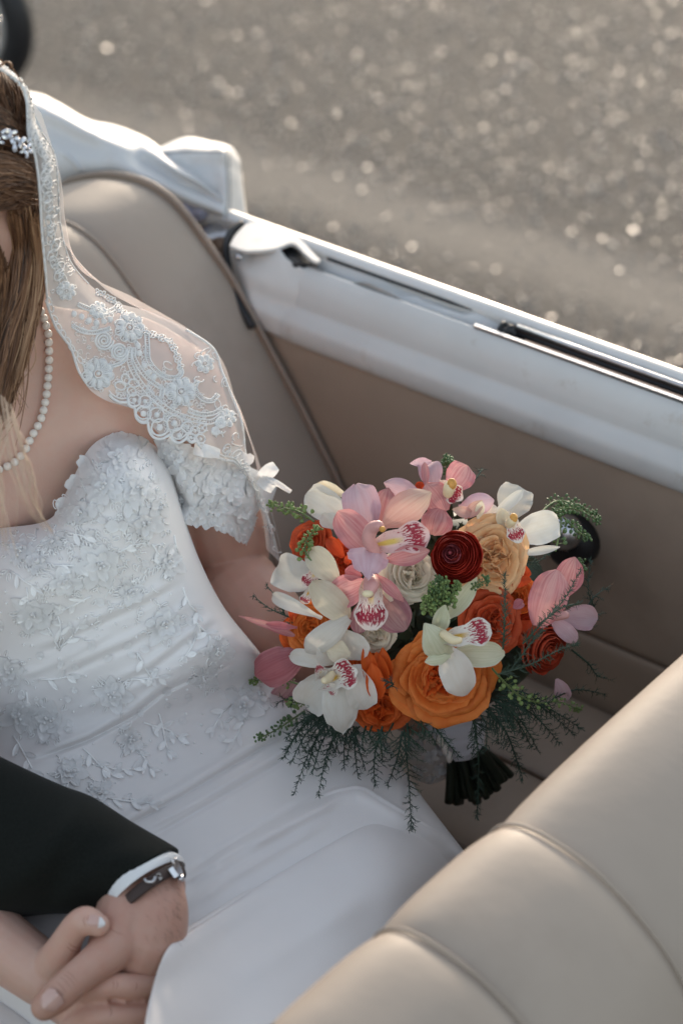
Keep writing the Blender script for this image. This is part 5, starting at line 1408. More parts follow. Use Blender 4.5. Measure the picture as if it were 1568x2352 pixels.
# pink orchid at the very top
f = flower_root('orchid', *r3(360, 260), 'pale pink orchid at the top of the bouquet')
petal(f, PM['lilac'], r3(240, 260), r3(205, 36), 50, -.01, -.004, .35, .06, .22, seed=S(), prof=PROF_W)
petal(f, PM['lilac'], r3(230, 60), r3(84, 72), 20, -.006, .002, .2, .05, .2, seed=S())
petal(f, PM['pink'], r3(190, 260), r3(178, 62), 17, -.002, .004, .5, .04, seed=S())
petal(f, PM['pink'], r3(370, 270), r3(492, 88), 62, -.006, .002, .30, .08, seed=S(), prof=PROF_W)
petal(f, PM['lilac'], r2(1330, 400), r2(1056, 312), 40, -.002, .006, -.3, .12, seed=S())
petal(f, PM['lilac'], r3(430, 400), r3(694, 345), 46, .0, .008, -.3, .14, .1, seed=S())
petal(f, PM['pink'], r3(330, 430), r3(190, 225), 62, .004, .010, -.2, .10, seed=S(), prof=PROF_W)
petal(f, PM['pink'], r3(300, 410), r3(240, 600), 66, .006, .004, -.25, .10, seed=S(), prof=PROF_W)
petal(f, PM['peachpink'], r3(470, 480), r3(605, 345), 28, .012, .022, .5, .12, .1, .7, seed=S())
petal(f, PM['cream'], r3(570, 480), r3(600, 350), 20, .016, .026, .3, .05, seed=S())
petal(f, PM['peachpink'], r3(540, 450), r3(388, 412), 24, .014, .020, .4, .10, .1, seed=S())
lip(f, LIPD, r3(300, 235), r3(440, 330), 48, .004, .018, S(), .6, .05, .2)
column(f, [(*r3(350, 290), 0), (*r3(362, 250), .008), (*r3(378, 225), .012)], [.006, .0068, .006], 'column', True, .02)
# white orchid, left
f = flower_root('orchid', *r2(560, 1030), 'white orchid at the left rim with its lip seen from behind a petal')
petal(f, PM['white'], r2(560, 1060), r2(244, 925), 76, .0, .006, .25, .10, .12, seed=S(), prof=PROF_W)
petal(f, PM['cream'], r2(715, 1040), r2(503, 798), 54, .020, .030, .30, .10, .05, seed=S(), prof=PROF_W)
petal(f, PM['white'], r2(600, 1310), r2(212, 1128), 30, .010, .014, .4, .16, .1, seed=S())
petal(f, PM['cream'], r2(520, 1050), r2(800, 1310), 62, .030, .022, -.28, .18, .05, seed=S(), prof=PROF_W)
petal(f, PM['white'], r2(800, 1310), r2(470, 1560), 52, .024, .026, -.3, .14, .05, seed=S(), prof=PROF_W)
lip(f, LIPD, r2(590, 940), r2(470, 1075), 40, .016, .026, S(), .6, .05, .1)
lip(f, LIPW, r2(520, 1090), r2(460, 1200), 26, .010, .014, S(), .3, .05, .1)
# white orchid, top left, behind
f = flower_root('orchid', *r2(720, 560), 'creamy white orchid partly hidden behind the big pink one')
petal(f, PM['white'], r2(800, 580), r2(473, 385), 66, -.012, -.004, .2, .06, .05, seed=S(), prof=PROF_W)
petal(f, PM['cream'], r2(800, 420), r2(562, 318), 26, -.008, .0, .4, .05, seed=S())
petal(f, PM['white'], r2(690, 650), r2(612, 538), 38, -.004, .006, .3, .05, seed=S())
# white orchid, bottom left, facing the viewer
f = flower_root('orchid', *r4(640, 400), 'white orchid facing forward at the lower left with a yellow throat')
petal(f, PM['white'], r4(690, 320), r4(640, 112), 110, .006, .016, .55, .10, .12, seed=S(), prof=PROF_W, base_w=.5)
petal(f, PM['white'], r4(610, 320), r4(314, 270), 36, .014, .018, .3, .10, .08, seed=S(), prof=PROF_W)
petal(f, PM['white'], r4(610, 380), r4(415, 610), 80, .014, .014, .40, .08, .05, seed=S(), prof=PROF_W, base_w=.5)
petal(f, PM['white'], r4(740, 340), r4(825, 640), 62, .018, .016, .35, .12, .08, seed=S(), prof=PROF_W, base_w=.5)
petal(f, PM['white'], r4(648, 470), r4(662, 795), 76, .026, .030, -.18, .10, .05, seed=S(), base_w=.75, prof=[.7, .88, .98, 1.0, .98, .93, .84, .70, .50, .28, .06])
petal(f, PM['cream'], r4(720, 270), r4(560, 230), 46, .018, .028, .12, .06, seed=S())
lip(f, LIPW, r4(560, 440), r4(752, 370), 72, .030, .036, S(), .95, .04, .10)
petal(f, LIPW, r4(545, 420), r4(500, 330), 26, .034, .048, .4, .1, seed=S())
petal(f, LIPW, r4(640, 470), r4(570, 515), 30, .036, .042, .3, .1, seed=S())
column(f, [(*r4(600, 400), 0), (*r4(575, 430), .008), (*r4(552, 440), .014)], [.0042, .005, .0042], 'column', False, .040)
# greenish white orchid, front right
f = flower_root('orchid', *r3(400, 1330), 'greenish white orchid in profile over the big orange flower')
petal(f, PM['green'], r3(300, 1240), r3(562, 903), 40, .018, .034, .45, .06, -.04, seed=S(), lean=.4)
petal(f, PM['green'], r3(270, 1330), r3(335, 1105), 36, .034, .052, .45, .05, -.05, .3, seed=S())
petal(f, PM['green'], r5(345, 265), r5(685, 265), 54, .024, .030, .30, .08, .04, seed=S(), prof=PROF_W)
petal(f, PM['white'], r5(310, 230), r5(425, 545), 72, .040, .044, -.18, .10, .05, seed=S(), prof=PROF_W)
petal(f, PM['green'], r3(340, 1500), r3(180, 1250), 66, .044, .056, -.30, .12, .02, seed=S(), base_w=.6, prof=[.4, .62, .82, .95, 1, .97, .88, .74, .54, .30, .05])
petal(f, PM['green'], r3(370, 1490), r3(180, 1535), 26, .050, .050, -.3, .1, seed=S())
lip(f, LIPW, r3(310, 1370), r3(668, 1290), 66, .048, .054, S(), .55, .08, .10)
column(f, [(*r3(320, 1330), 0), (*r3(380, 1370), .008), (*r3(430, 1375), .012)], [.0048, .0052, .004], 'column', False, .056)
# white orchid, upper right
f = flower_root('orchid', *r3(820, 560), 'clean white orchid at the upper right beside the door')
petal(f, PM['white'], r3(780, 480), r3(880, 232), 74, -.012, -.004, .3, .06, .06, seed=S(), prof=PROF_W)
petal(f, PM['white'], r3(640, 500), r3(905, 268), 24, .004, .010, .5, .10, seed=S())
petal(f, PM['white'], r3(820, 610), r3(1180, 498), 68, .002, .004, .25, .08, .06, seed=S(), prof=PROF_W)
petal(f, PM['white'], r3(850, 745), r3(1155, 690), 18, .0, .004, .4, .06, -.15, seed=S())
petal(f, PM['white'], r3(680, 540), r3(620, 350), 40, -.004, -.002, .2, .05, seed=S())
petal(f, PM['cream'], r3(770, 560), r3(740, 400), 30, .010, .020, .6, .05, seed=S())
lip(f, LIPW, r3(800, 460), r3(870, 645), 44, .010, .024, S(), .6, .05, .15)
column(f, [(*r3(800, 520), 0), (*r3(822, 495), .008), (*r3(832, 475), .010)], [.005, .0055, .005], 'column', True, .026)
# pink orchid, right
f = flower_root('orchid', *r3(1100, 1100), 'pink orchid at the right rim turned away to the right')
petal(f, PM['pink'], r3(1180, 1080), r3(1285, 762), 60, -.02, -.012, .25, .06, seed=S())
petal(f, PM['lilac'], r3(1160, 1190), r3(1460, 1215), 54, -.012, -.006, .25, .08, .05, seed=S())
petal(f, PM['pink'], r3(1010, 1275), r3(1155, 858), 80, .006, .014, -.25, .10, seed=S(), prof=PROF_W)
petal(f, PM['lilac'], r3(1110, 1215), r3(1300, 1388), 34, .0, .012, .1, .12, .05, seed=S(), prof=PROF_W)
petal(f, PM['rose'], r3(900, 1080), r3(830, 1140), 22, .0, .004, .3, .1, seed=S())
lip(f, LIPD, r3(1120, 1180), r3(1200, 1010), 36, .0, .008, S(), .6, .05, .1)
column(f, [(*r3(1150, 1200), 0), (*r3(1185, 1190), .006), (*r3(1215, 1190), .010)], [.005, .0055, .0045], 'column_pink', False, .012)
# deep pink orchid drooping on the left
f = flower_root('orchid', *r4(260, 300), 'deep pink orchid drooping at the left with a thin curled petal')
petal(f, PM['rose'], r4(400, 270), r4(93, 415), 78, .0, .045, -.25, .10, .05, seed=S(), prof=PROF_W)
petal(f, PM['pink'], r2(400, 1440), r2(36, 1305), 19, .02, .05, .5, -.14, -.2, .9, seed=S(), prof=PROF_W)
petal(f, PM['rose'], r2(420, 1380), r2(180, 1352), 18, .01, .03, .4, .06, .1, seed=S())
petal(f, PM['mauve'], r4(360, 440), r4(232, 570), 40, -.016, -.018, .2, .06, seed=S(), prof=PROF_W)
# last pink petals, lower right
f = flower_root('orchid', *r5(1040, 500), 'half hidden pink orchid petal under the dark red ranunculus')
petal(f, PM['lilac'], r5(1020, 430), r5(1080, 570), 34, -.03, -.03, .2, .1, seed=S(), prof=PROF_W)

# ---- roses and ranunculus ------------------------------------------
def rosette(name, label, px, py, r, tilt, mat, rings, heart=None, style='ranunculus', db=.01, seed=1, asp=1.0, tilt_amt=.5, hgt=.55, eye=(0, 0)):
    """layered flower; tilt = direction the face leans in the picture"""
    f = flower_root(name, px, py, label)
    t = dome(px, py) - db; c = W(px, py, t); R = r / FPX * t
    a = (-VD + (VR * tilt[0] + VU * tilt[1]) * tilt_amt).normalized()
    e1 = (VR - a * VR.dot(a)).normalized(); e2 = a.cross(e1)
    rg = random.Random(seed); th0 = rg.uniform(0, 6); nK = len(rings)
    c = c - a * R * hgt * .6
    core = MB()
    for k, (fr, cnt) in enumerate(rings):
        last = nK - 1 - k
        for m in range(cnt):
            th = th0 + k * 2.39 + 6.283 * m / cnt + rg.uniform(-.18, .18)
            span = 6.283 / cnt * rg.uniform(.72, .9) + .12
            span = min(span, 2.3)
            rr = R * fr * (rg.uniform(.93, 1.06) if style == 'ranunculus' else rg.uniform(.86, 1.12))
            zt = R * hgt * (1.0 - .72 * fr ** 2.2) * (rg.uniform(.95, 1.06) if style == 'ranunculus' else rg.uniform(.84, 1.10))
            dp = R * (.42 + .30 * fr)
            nu, nv = (9, 15) if fr > .3 else (7, 10); P = []; sx = rg.uniform(0, 50); pz = rg.uniform(-.10, .12); ox = rg.gauss(0, .05) * R * (style != 'ranunculus'); oy = rg.gauss(0, .05) * R * (style != 'ranunculus')
            for i in range(nu):
                s = i / (nu - 1); row = []
                for j in range(nv):
                    q = j / (nv - 1) * 2 - 1
                    ang = th + q * span
                    top = 1 - .30 * abs(q) ** 2.6
                    ss = s * top
                    wob = noise.noise(Vector((q * 1.9 + sx, k * .7, 2.0)))
                    fine = noise.noise(Vector((q * 6 + sx, s * 2.0, 7.0)))
                    if style == 'ranunculus':
                        rho = rr * (.40 + .60 * math.sin(min(1, ss * 1.15) * 1.5708)) * (1 - .10 * max(0, ss - .75) * 4 * (1 - fr * .7)) + R * .03 * q
                        z = zt - dp * (1 - ss) ** 1.4
                        rho += R * .045 * wob + R * .04 * fine * s * s
                        z += R * .08 * wob * s + R * .05 * fine * s + R * pz * .6 * s
                    else:
                        flare = .30 * fr * max(0, ss - .5) ** 1.2 * 2.0
                        rho = rr * (.30 + .62 * math.sin(min(1, ss * 1.1) * 1.5708) + flare) + R * .07 * q
                        z = zt - dp * (1 - ss) ** 1.5 - R * (.26 * fr + pz) * max(0, ss - .66) ** 1.5 * 4
                        rho += R * .11 * wob * s + R * .05 * fine * s * s
                        z += R * .12 * wob * s + R * .075 * fine * s * s
                    ex = eye[0] * (1 - fr) * R; ey = eye[1] * (1 - fr) * R
                    row.append(c + e1 * (rho * math.cos(ang) + ex + ox) + e2 * (rho * math.sin(ang) * asp + ey + oy) + a * z)
                P.append(row)
            mm = RM[heart] if heart and fr < .36 else RM[mat]
            grid_obj('petal', P, mm, f)
    if style == 'rose':
        for m in range(9):
            th = rg.uniform(0, 6.28); rad = R * rg.uniform(.05, .34); o_ = c + e1 * rad * math.cos(m * 2.4) + e2 * rad * math.sin(m * 2.4) * asp
            d1 = e1 * math.cos(th) + e2 * math.sin(th); d2 = a.cross(d1); P = []; sx = rg.uniform(0, 40); l = R * rg.uniform(.20, .34)
            for i in range(6):
                s = i / 5; row = []
                for j in range(11):
                    q = j / 5 - 1
                    row.append(o_ + d1 * l * q + d2 * (l * .5 * (q * q - .4) + R * .06 * noise.noise(Vector((q * 3 + sx, s * 2, 4))) + R * .10 * s * s) + a * (R * hgt * (.35 + .78 * s * (1 - .22 * abs(q) ** 2.5)) + R * .05 * noise.noise(Vector((q * 4 + sx, 8, s)))))
                P.append(row)
            grid_obj('petal', P, RM[heart or mat], f)
    mb = MB(); mb.add(*ball_geo(c + e1 * eye[0] * R + e2 * eye[1] * R + a * R * hgt * .62, .1, 12, 8, (e1 * R * .10, e2 * R * .10, a * R * .22))); mb.build('heart', RM[heart or mat], f)
    # calyx that closes the back of the flower
    mb = MB(); mb.add(*ball_geo(c - a * R * .10, .1, 16, 10, (e1 * R * .70, e2 * R * .70 * asp, a * R * .42))); mb.build('flower_base', RM[mat], f)
    return f
RAN = [(.16, 3), (.24, 3), (.33, 3), (.42, 3), (.50, 3), (.58, 3), (.66, 3), (.74, 4), (.82, 4), (.90, 4), (.98, 4)]
ROSE = [(.14, 2), (.23, 3), (.33, 3), (.45, 3), (.57, 4), (.70, 4), (.83, 4), (.95, 5)]
SMALL = [(.18, 2), (.32, 3), (.47, 3), (.63, 3), (.80, 4), (.96, 4)]
cx, cy = r3(413, 755)
rosette('ranunculus', 'deep red ranunculus with a wine coloured heart', cx, cy, 62, (-.30, .15), 'red', RAN, 'redheart', db=.046, seed=2, tilt_amt=.6, hgt=.62, eye=(-.22, .12), asp=1.02)
cx, cy = r3(690, 780)
rosette('garden_rose', 'large peach garden rose with ruffled petals', cx, cy, 84, (.45, -.05), 'peach', ROSE, None, 'rose', db=.004, seed=5, asp=1.22, tilt_amt=.4, hgt=.5)
cx, cy = r2(505, 745)
rosette('ranunculus', 'orange red ranunculus at the upper left rim', cx, cy, 52, (-.7, .4), 'scarlet', SMALL, None, 'rose', db=.0, seed=8, tilt_amt=.8, hgt=.6)
cx, cy = r3(690, 1235)
rosette('garden_rose', 'orange red rose behind the greenish orchid', cx, cy, 68, (.25, .1), 'scarlet', [(.15, 2), (.3, 3), (.45, 3), (.6, 4), (.76, 4), (.93, 5)], None, 'rose', db=.004, seed=12, asp=1.05, hgt=.5)
cx, cy = r3(1085, 1440)
rosette('ranunculus', 'dark red ranunculus at the lower right, facing the floor', cx, cy, 62, (.75, -.45), 'brick', [(.2, 3), (.34, 3), (.47, 3), (.6, 3), (.73, 4), (.86, 4), (.98, 4)], None, db=.0, seed=15, asp=1.15, tilt_amt=.8, hgt=.7)
cx, cy = r5(275, 425)
rosette('garden_rose', 'biggest bright orange ranunculus at the bottom of the bouquet', cx, cy, 110, (-.05, -.15), 'orange', [(.10, 2), (.18, 3), (.27, 3), (.36, 3), (.46, 4), (.56, 4), (.66, 4), (.77, 5), (.88, 5), (.98, 5)], 'deeporange', 'rose', db=.006, seed=21, asp=.94, tilt_amt=.5, hgt=.42)
cx, cy = r4(905, 640)
rosette('garden_rose', 'small deep orange rose tucked under the white orchid', cx, cy, 64, (-.1, -.5), 'deeporange', SMALL, None, 'rose', db=-.004, seed=25, asp=.86, tilt_amt=.7, hgt=.55)
cx, cy = r2(500, 1370)
rosette('garden_rose', 'soft orange rose at the left edge', cx, cy, 52, (-.4, -.1), 'orange', SMALL, None, 'rose', db=-.004, seed=28, asp=1.2, hgt=.5)
cx, cy = r2(1265, 985)
rosette('garden_rose', 'ivory rose beside the dark red ranunculus', cx, cy, 60, (.35, .35), 'ivory', [(.3, 3), (.42, 3), (.54, 3), (.66, 4), (.78, 4), (.90, 4), (1.0, 4)], None, 'rose', db=.010, seed=31, tilt_amt=.8, hgt=.6, asp=1.05)
cx, cy = r2(1000, 1440)
rosette('garden_rose', 'ivory rose below the forward pink orchid', cx, cy, 44, (.0, -.5), 'ivory', SMALL, None, 'rose', db=-.004, seed=35, tilt_amt=.7, hgt=.55)
for (x, y), r, mt, db, sd in ((r2(700, 1260), 40, 'orange', -.030, 61), (r3(870, 1040), 44, 'orange', -.022, 62), (r3(560, 1190), 44, 'scarlet', -.020, 63), (r4(820, 330), 40, 'deeporange', -.022, 64), (r2(790, 900), 44, 'scarlet', -.030, 65), (r3(960, 1290), 44, 'scarlet', -.026, 66), (r2(640, 1500), 36, 'peach', -.03, 67), (r2(420, 1420), 36, 'deeporange', -.012, 68)):
    rosette('garden_rose', 'small orange or red rose deep between the larger flowers', x, y, r, (0, 0), mt, SMALL, None, 'rose', db=db, seed=sd, hgt=.5)
f = flower_root('orange_bud', *r4(880, 360), 'half open orange bud between the white orchid and the big orange flower')
for b, t, w, d in ((r4(900, 520), r4(810, 225), 34, .004), (r4(940, 520), r4(890, 260), 36, .0), (r4(900, 560), r4(860, 330), 38, .008), (r4(960, 480), r4(930, 230), 30, -.004)):
    petal(f, RM['deeporange'], b, t, w, d, d + .006, .5, .10, .05, seed=S(), prof=PROF_W)
f = flower_root('orange_bud', *r2(780, 900), 'slips of bright orange petal showing between the orchids')
for b, t, w, d in ((r2(760, 860), r2(640, 720), 28, -.01), (r2(820, 900), r2(770, 860), 22, .0), (r2(700, 1350), r2(830, 1330), 34, .0), (r2(1340, 370), r2(1300, 320), 22, -.01), (r3(150, 250), r3(120, 215), 16, -.01), (r3(860, 900), r3(920, 820), 40, -.012), (r3(900, 980), r3(870, 900), 40, -.008), (r3(910, 1330), r3(960, 1230), 40, -.008), (r3(850, 1400), r3(860, 1320), 40, -.004), (r2(390, 1330), r2(385, 1190), 18, .0)):
    petal(f, RM['scarlet'], b, t, w, d, d + .004, .4, .10, .05, seed=S(), prof=PROF_W)

# ---- inner foliage that fills the gaps ------------------------------
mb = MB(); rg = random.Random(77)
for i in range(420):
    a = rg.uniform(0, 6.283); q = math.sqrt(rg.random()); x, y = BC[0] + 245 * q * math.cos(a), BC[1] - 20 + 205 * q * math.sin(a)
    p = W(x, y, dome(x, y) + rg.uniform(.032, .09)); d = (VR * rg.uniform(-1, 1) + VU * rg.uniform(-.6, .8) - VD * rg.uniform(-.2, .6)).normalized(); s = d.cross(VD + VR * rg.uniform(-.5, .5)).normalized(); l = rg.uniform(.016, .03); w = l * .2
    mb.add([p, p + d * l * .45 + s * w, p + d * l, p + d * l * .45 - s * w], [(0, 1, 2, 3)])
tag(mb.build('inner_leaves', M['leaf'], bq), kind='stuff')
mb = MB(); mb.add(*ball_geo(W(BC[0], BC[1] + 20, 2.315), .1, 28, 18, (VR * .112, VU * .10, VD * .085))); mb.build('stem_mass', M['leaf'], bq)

# ---- fern and pennycress ---------------------------------------------
def hang(px, py, z):
    """depth for greenery: on the dome, but always lying over the skirt"""
    t = dome(px, py) - z
    for F_ in (DD, FD2):
        for co, i, d in F_.k.find_n((px, py, 0), 10):
            if d < 16: t = min(t, F_.t[i] - .008 - .3 * abs(z))
    return t
def fern(path, blen, seed, mat='fern', step=6.0, nl=11, droop=.3, name='fern_sprig', dens=1.0):
    """feathery asparagus fern: a stem, side twigs and needle leaves; path = (px,py,lift) points"""
    rg = random.Random(seed); mb = MB()
    L = sum(math.hypot(a[0] - b[0], a[1] - b[1]) for a, b in zip(path[:-1], path[1:])); n = max(6, int(L / step))
    q = curve(path, n); pts = [W(x, y, hang(x, y, z)) for x, y, z in q]
    mb.add(*tube_geo(pts, [.0011 * (1 - .8 * i / n) for i in range(n)], 4, False))
    def needles(a, b, cnt):
        d = (b - a).normalized(); x, y = frame(d)
        for k in range(cnt):
            p = a.lerp(b, (k + .5) / cnt); w = rg.uniform(0, 6.28)
            e = (d * rg.uniform(.9, 1.5) + (x * math.cos(w) + y * math.sin(w))).normalized() * nl / FPX * 2.2 * rg.uniform(.7, 1.25)
            s = e.cross(VD).normalized() * .00026
            mb.add([p + s, p - s, p + e * .55 - s * .8, p + e, p + e * .55 + s * .8], [(0, 1, 2, 3, 4)])
    for i in range(1, n - 1):
        f = i / n; d = (pts[i + 1] - pts[i - 1]).normalized()
        px_len = math.hypot(q[i + 1][0] - q[i][0], q[i + 1][1] - q[i][1])
        needles(pts[i], pts[i + 1], int(3 * dens + .5))
        if blen and rg.random() < .75 * dens:
            sd2 = 1 if i % 2 else -1; x = d.cross(VD).normalized() * sd2
            bl = blen * 1.35 / FPX * 2.2 * (1 - f) ** .7 * rg.uniform(.6, 1.15)
            e = pts[i] + (d * rg.uniform(.7, 1.2) + x * .8 - VD * rg.uniform(-.35, .35)).normalized() * bl - Vector((0, 0, bl * droop * .3))
            mb.add(*tube_geo([pts[i], pts[i].lerp(e, .5) + d * bl * .04, e], [.0005, .0004, .0002], 3, False))
            needles(pts[i], e, max(3, int(bl * FPX / 2.2 / 3.6 * dens)))
    return mb.build(name, M[mat], bq)
def pennycress(path, seed, mat='pod', pods=40, tip=True, spread=16, psize=5.5, f0=.15):
    rg = random.Random(seed); e_ = MB(); q = curve(path, 24); pts = [W(x, y, hang(x, y, z)) for x, y, z in q]
    o = MB(); o.add(*tube_geo(pts, [.0011 - .0006 * i / 24 for i in range(24)], 5, False))
    pb = MB()
    for k in range(pods):
        f = f0 + (1 - f0) * k / pods; j = f * 22.9; i = int(j); p = pts[i].lerp(pts[i + 1], j - i); d = (pts[i + 1] - pts[i]).normalized()
        x, y = frame(d); w = k * 2.4 + rg.uniform(-.4, .4)
        l = spread / FPX * 2.2 * (1 - .65 * f) * rg.uniform(.7, 1.2)
        t = p + ((x * math.cos(w) + y * math.sin(w)) + d * .5).normalized() * l
        o.add(*tube_geo([p, t], .00030, 3, False))
        s = psize / FPX * 2.2 * (1 - .45 * f) * rg.uniform(.75, 1.2); nrm = (t - p).normalized(); u = nrm.cross(VD + VR * rg.uniform(-.8, .8)).normalized()
        pb.add(*ball_geo(t + nrm * s * .8, .1, 7, 5, (u * s, nrm.cross(u) * s * .45, nrm * s * 1.1)))
    if tip:
        for k in range(14):
            pb.add(*ball_geo(pts[-1] + Vector((rg.gauss(0, .002), rg.gauss(0, .002), rg.gauss(0, .002))), .0013, 5, 4))
    s = o.build('pennycress_sprig', M['green_stem'], bq)
    pb.build('seed_pod', M[mat], s)
    return s
def pt(f, x, y, z): return (*f(x, y), z)
pennycress([pt(r2, 545, 600, .0), pt(r2, 440, 530, .004), pt(r2, 330, 500, .006), pt(r2, 225, 470, .008)], 1, 'pod', 46)
pennycress([pt(r2, 530, 900, .03), pt(r2, 480, 820, .034), pt(r2, 490, 740, .036), pt(r2, 560, 650, .03)], 2, 'pod', 44, spread=18)
for i, (a, b) in enumerate([((300, 1180), (330, 940)), ((270, 1190), (240, 980)), ((330, 1150), (420, 960)), ((220, 1180), (190, 1060)), ((330, 1130), (290, 920)), ((260, 1120), (250, 1000))]):
    pennycress([pt(r3, *a, .03), pt(r3, (a[0] + b[0]) / 2, (a[1] + b[1]) / 2, .045), pt(r3, *b, .050)], 10 + i, 'pod' if i < 4 else 'poddark', 34, spread=15, psize=5.6)
pennycress([pt(r3, 1140, 720, -.02), pt(r3, 1180, 500, -.02), pt(r3, 1120, 430, -.02)], 20, 'poddark', 36)
pennycress([pt(r3, 1090, 440, -.03), pt(r3, 1200, 400, -.02), pt(r3, 1330, 420, -.02), pt(r3, 1450, 500, -.02)], 21, 'poddark', 60, psize=5)
pennycress([pt(r3, 1200, 470, -.02), pt(r3, 1290, 560, -.02), pt(r3, 1370, 620, -.02)], 22, 'poddark', 40, psize=5)
pennycress([pt(r3, 1050, 420, -.03), pt(r3, 1150, 350, -.03), pt(r3, 1290, 370, -.03), pt(r3, 1420, 440, -.03)], 23, 'poddark', 44, psize=5)
pennycress([pt(r3, 380, 140, -.03), pt(r3, 350, 90, -.03), pt(r3, 350, 30, -.03)], 24, 'poddark', 40, psize=5.5, spread=18)
pennycress([pt(r3, 520, 1000, .03), pt(r3, 570, 965, .036), pt(r3, 640, 930, .036)], 25, 'poddark', 30, spread=10, psize=3)
pennycress([pt(r4, 400, 470, .0), pt(r4, 270, 430, .006), pt(r4, 170, 425, .008), pt(r4, 85, 445, .008)], 26, 'pod', 40, spread=15, psize=4.5)
pennycress([pt(r4, 420, 640, .0), pt(r4, 330, 700, .0), pt(r4, 240, 760, .0), pt(r4, 130, 815, .0)], 27, 'poddark', 40, spread=16, psize=5)
pennycress([pt(r4, 420, 600, .0), pt(r4, 380, 580, .006), pt(r4, 320, 590, .008)], 28, 'pod', 40, spread=16, psize=5)
pennycress([pt(r5, 600, 360, .02), pt(r5, 680, 450, .02), pt(r5, 780, 540, .018), pt(r5, 900, 585, .01), pt(r5, 1040, 580, .0), pt(r5, 1165, 630, -.01)], 29, 'pod', 60, spread=20, psize=5.5)
pennycress([pt(r3, 1290, 900, -.03), pt(r3, 1310, 850, -.03), pt(r3, 1320, 800, -.03)], 30, 'poddark', 24)
rg = random.Random(41)
k = 0
# trailing fern under the flowers, left skirt
for x0, y0, x1, y1 in [(560, 640, 300, 900), (580, 660, 330, 980), (600, 680, 350, 1190), (640, 700, 470, 1050), (660, 720, 510, 1195), (620, 690, 420, 900), (690, 720, 560, 1010), (700, 740, 620, 940), (720, 740, 680, 1020), (760, 740, 770, 1080), (780, 740, 700, 960), (560, 640, 280, 950), (600, 680, 440, 1010), (740, 740, 820, 1030), (700, 730, 600, 860), (540, 650, 360, 830), (560, 650, 300, 820)]:
    k += 1; a, b = r4(x0, y0), r4(x1, y1); m = ((a[0] + b[0]) / 2 - 6, (a[1] + b[1]) / 2 - 14)
    fern([(*a, .0), (*m, .02), (*b, .012)], 30, k, 'fern')
for x0, y0, x1, y1, bl in [(820, 740, 800, 900, 24), (860, 740, 870, 850, 26), (930, 740, 880, 1130, 40), (1090, 720, 1040, 1000, 30), (1070, 760, 1120, 1425, 44), (1060, 770, 960, 1130, 34), (1180, 690, 1200, 830, 22), (1250, 710, 1440, 945, 24), (1140, 700, 1280, 860, 22), (900, 760, 930, 980, 34), (1000, 720, 870, 860, 26), (1090, 740, 1180, 820, 20)]:
    k += 1; a, b = r4(x0, y0), r4(x1, y1); m = ((a[0] + b[0]) / 2 + rg.uniform(-14, 14), (a[1] + b[1]) / 2)
    fern([(*a, .01), (*m, .035), (*b, .03)], bl, k, 'fern')
# right skirt
for x0, y0, x1, y1, bl in [(470, 690, 470, 930, 30), (480, 700, 500, 1340, 30), (560, 600, 800, 1090, 40), (600, 560, 910, 915, 40), (620, 540, 1190, 760, 44), (560, 640, 770, 1000, 40), (640, 560, 1040, 850, 44), (600, 600, 860, 880, 44), (560, 620, 640, 860, 40), (660, 520, 1140, 800, 40), (700, 560, 900, 700, 44), (620, 500, 980, 640, 36), (520, 660, 560, 900, 34), (600, 560, 740, 760, 44), (640, 600, 800, 800, 44)]:
    k += 1; a, b = r5(x0, y0), r5(x1, y1); m = ((a[0] + b[0]) / 2 + 8, (a[1] + b[1]) / 2 - 16)
    fern([(*a, .0), (*m, .01), (*b, .0)], bl, k, 'fern')
# sprigs through and beside the flowers
fern([pt(r3, 755, 1440, .05), pt(r3, 770, 1150, .06), pt(r3, 765, 890, .06)], 18, 201, 'fern2', 5)
fern([pt(r3, 900, 1400, .04), pt(r3, 1050, 1240, .05), pt(r3, 1200, 1080, .03), pt(r3, 1330, 850, .02)], 16, 202, 'fern2', 5)
fern([pt(r3, 1030, 1250, .04), pt(r3, 1180, 1140, .03), pt(r3, 1330, 1095, .01)], 14, 203, 'fern2', 5)
fern([pt(r5, 640, 400, .05), pt(r5, 860, 330, .05), pt(r5, 1040, 240, .03), pt(r5, 1160, 200, .02)], 18, 204, 'fern2', 5)
fern([pt(r5, 700, 400, .04), pt(r5, 850, 200, .04), pt(r5, 930, 110, .03)], 18, 205, 'fern2', 5)
fern([pt(r3, 1330, 1300, -.04), pt(r3, 1430, 1180, -.04), pt(r3, 1380, 1000, -.04), pt(r3, 1400, 780, -.04)], 30, 206, 'fern', 6, dens=.7)
fern([pt(r3, 1340, 1200, -.04), pt(r3, 1420, 1060, -.04), pt(r3, 1550, 970, -.04)], 26, 207, 'fern', 6, dens=.7)
fern([pt(r5, 1120, 240, -.03), pt(r5, 1230, 330, -.03), pt(r5, 1290, 410, -.03), pt(r5, 1390, 435, -.03)], 24, 208, 'fern', 6, dens=.7)
fern([pt(r5, 1000, 560, -.02), pt(r5, 1150, 500, -.03), pt(r5, 1340, 530, -.03)], 24, 209, 'fern', 6, dens=.6)
fern([pt(r3, 880, 780, -.02), pt(r3, 1000, 800, -.02), pt(r3, 1130, 700, -.02)], 22, 210, 'fern', 6)
fern([pt(r2, 380, 1310, .0), pt(r2, 220, 1240, .006), pt(r2, 95, 1140, .008)], 10, 211, 'fern', 6, dens=.7)
fern([pt(r2, 330, 1290, .0), pt(r2, 280, 1180, .006), pt(r2, 190, 1060, .008)], 10, 212, 'fern', 6, dens=.6)
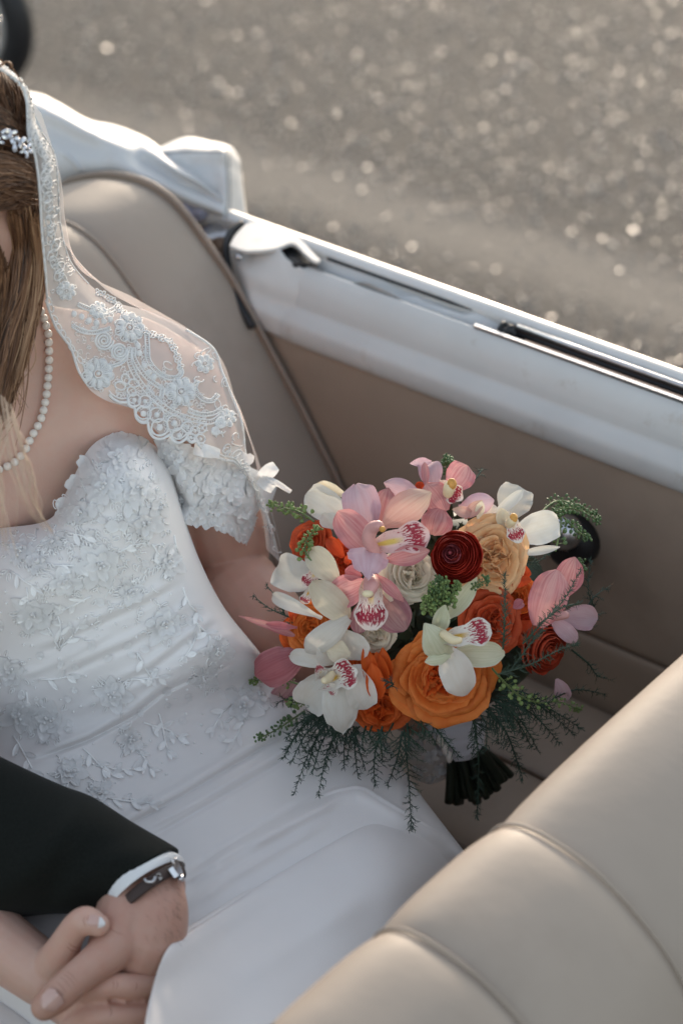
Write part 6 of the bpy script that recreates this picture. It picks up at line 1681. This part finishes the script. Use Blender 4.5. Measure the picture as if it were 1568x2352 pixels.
fern([pt(r2, 400, 1340, .0), pt(r2, 260, 1370, .002)], 10, 213, 'fern', 6)
fern([pt(r4, 420, 520, .0), pt(r4, 330, 550, .004), pt(r4, 235, 590, .004)], 26, 214, 'fern', 5)
fern([pt(r3, 540, 200, -.05), pt(r3, 580, 150, -.05), pt(r3, 600, 110, -.05)], 20, 215, 'fern', 6)
fern([pt(r4, 960, 490, .03), pt(r4, 1000, 460, .04), pt(r4, 930, 440, .04)], 20, 216, 'fern', 5)

# ---- stems, ribbon and pearl pins --------------------------------------
hold = ctrl_grid([[(962, 1655, 2.36), (1036, 1640, 2.335), (1110, 1660, 2.36)]], 2, 3) if False else None
sil_loft('ribbon_wrap', [(958, 1640, 1116, 1655, 2.345, .030), (985, 1680, 1114, 1680, 2.35, .029), (1008, 1712, 1112, 1702, 2.355, .027), (1022, 1738, 1108, 1722, 2.36, .025), (1030, 1747, 1095, 1738, 2.362, .022)], M['ribbon'], bq, nu=40, fold_f=lambda u, w: .0016 * abs(math.sin(u * 13 + w * .8)) ** .4)
for i in range(18):
    rg2 = random.Random(100 + i)
    if i < 11:
        fx = i / 10; top = (1035 + 72 * fx, 1722, 2.362 + .02 * (i % 3 - 1)); bot = (1036 + 130 * fx + rg2.uniform(-8, 8), 1845 - 60 * fx ** 2 + rg2.uniform(-12, 12), 2.385 + .022 * (i % 3 - 1))
    else:
        fx = (i - 11) / 6; top = (1042 + 60 * fx, 1722, 2.352); bot = (1050 + 110 * fx, 1838 - 40 * fx + rg2.uniform(-14, 14), 2.372)
    m = tuple((a + b) / 2 + rg2.uniform(-3, 3) * (q < 2) for q, (a, b) in enumerate(zip(top, bot)))
    mb = MB(); mb.add(*tube_geo(curveW([top, m, bot], 8), [.0048 * rg2.uniform(.75, 1.15)] * 8, 8)); mb.build('stem', M['stem'], bq)
for x, y in ((262, 828), (292, 886), (320, 940)):
    p = r5(x, y); mb = MB(); mb.add(*ball_geo(W(*p, 2.328), .1, 12, 8, (VR * .0036, VU * .0062, VD * .0036))); mb.build('pearl_pin', M['pearl'], bq)
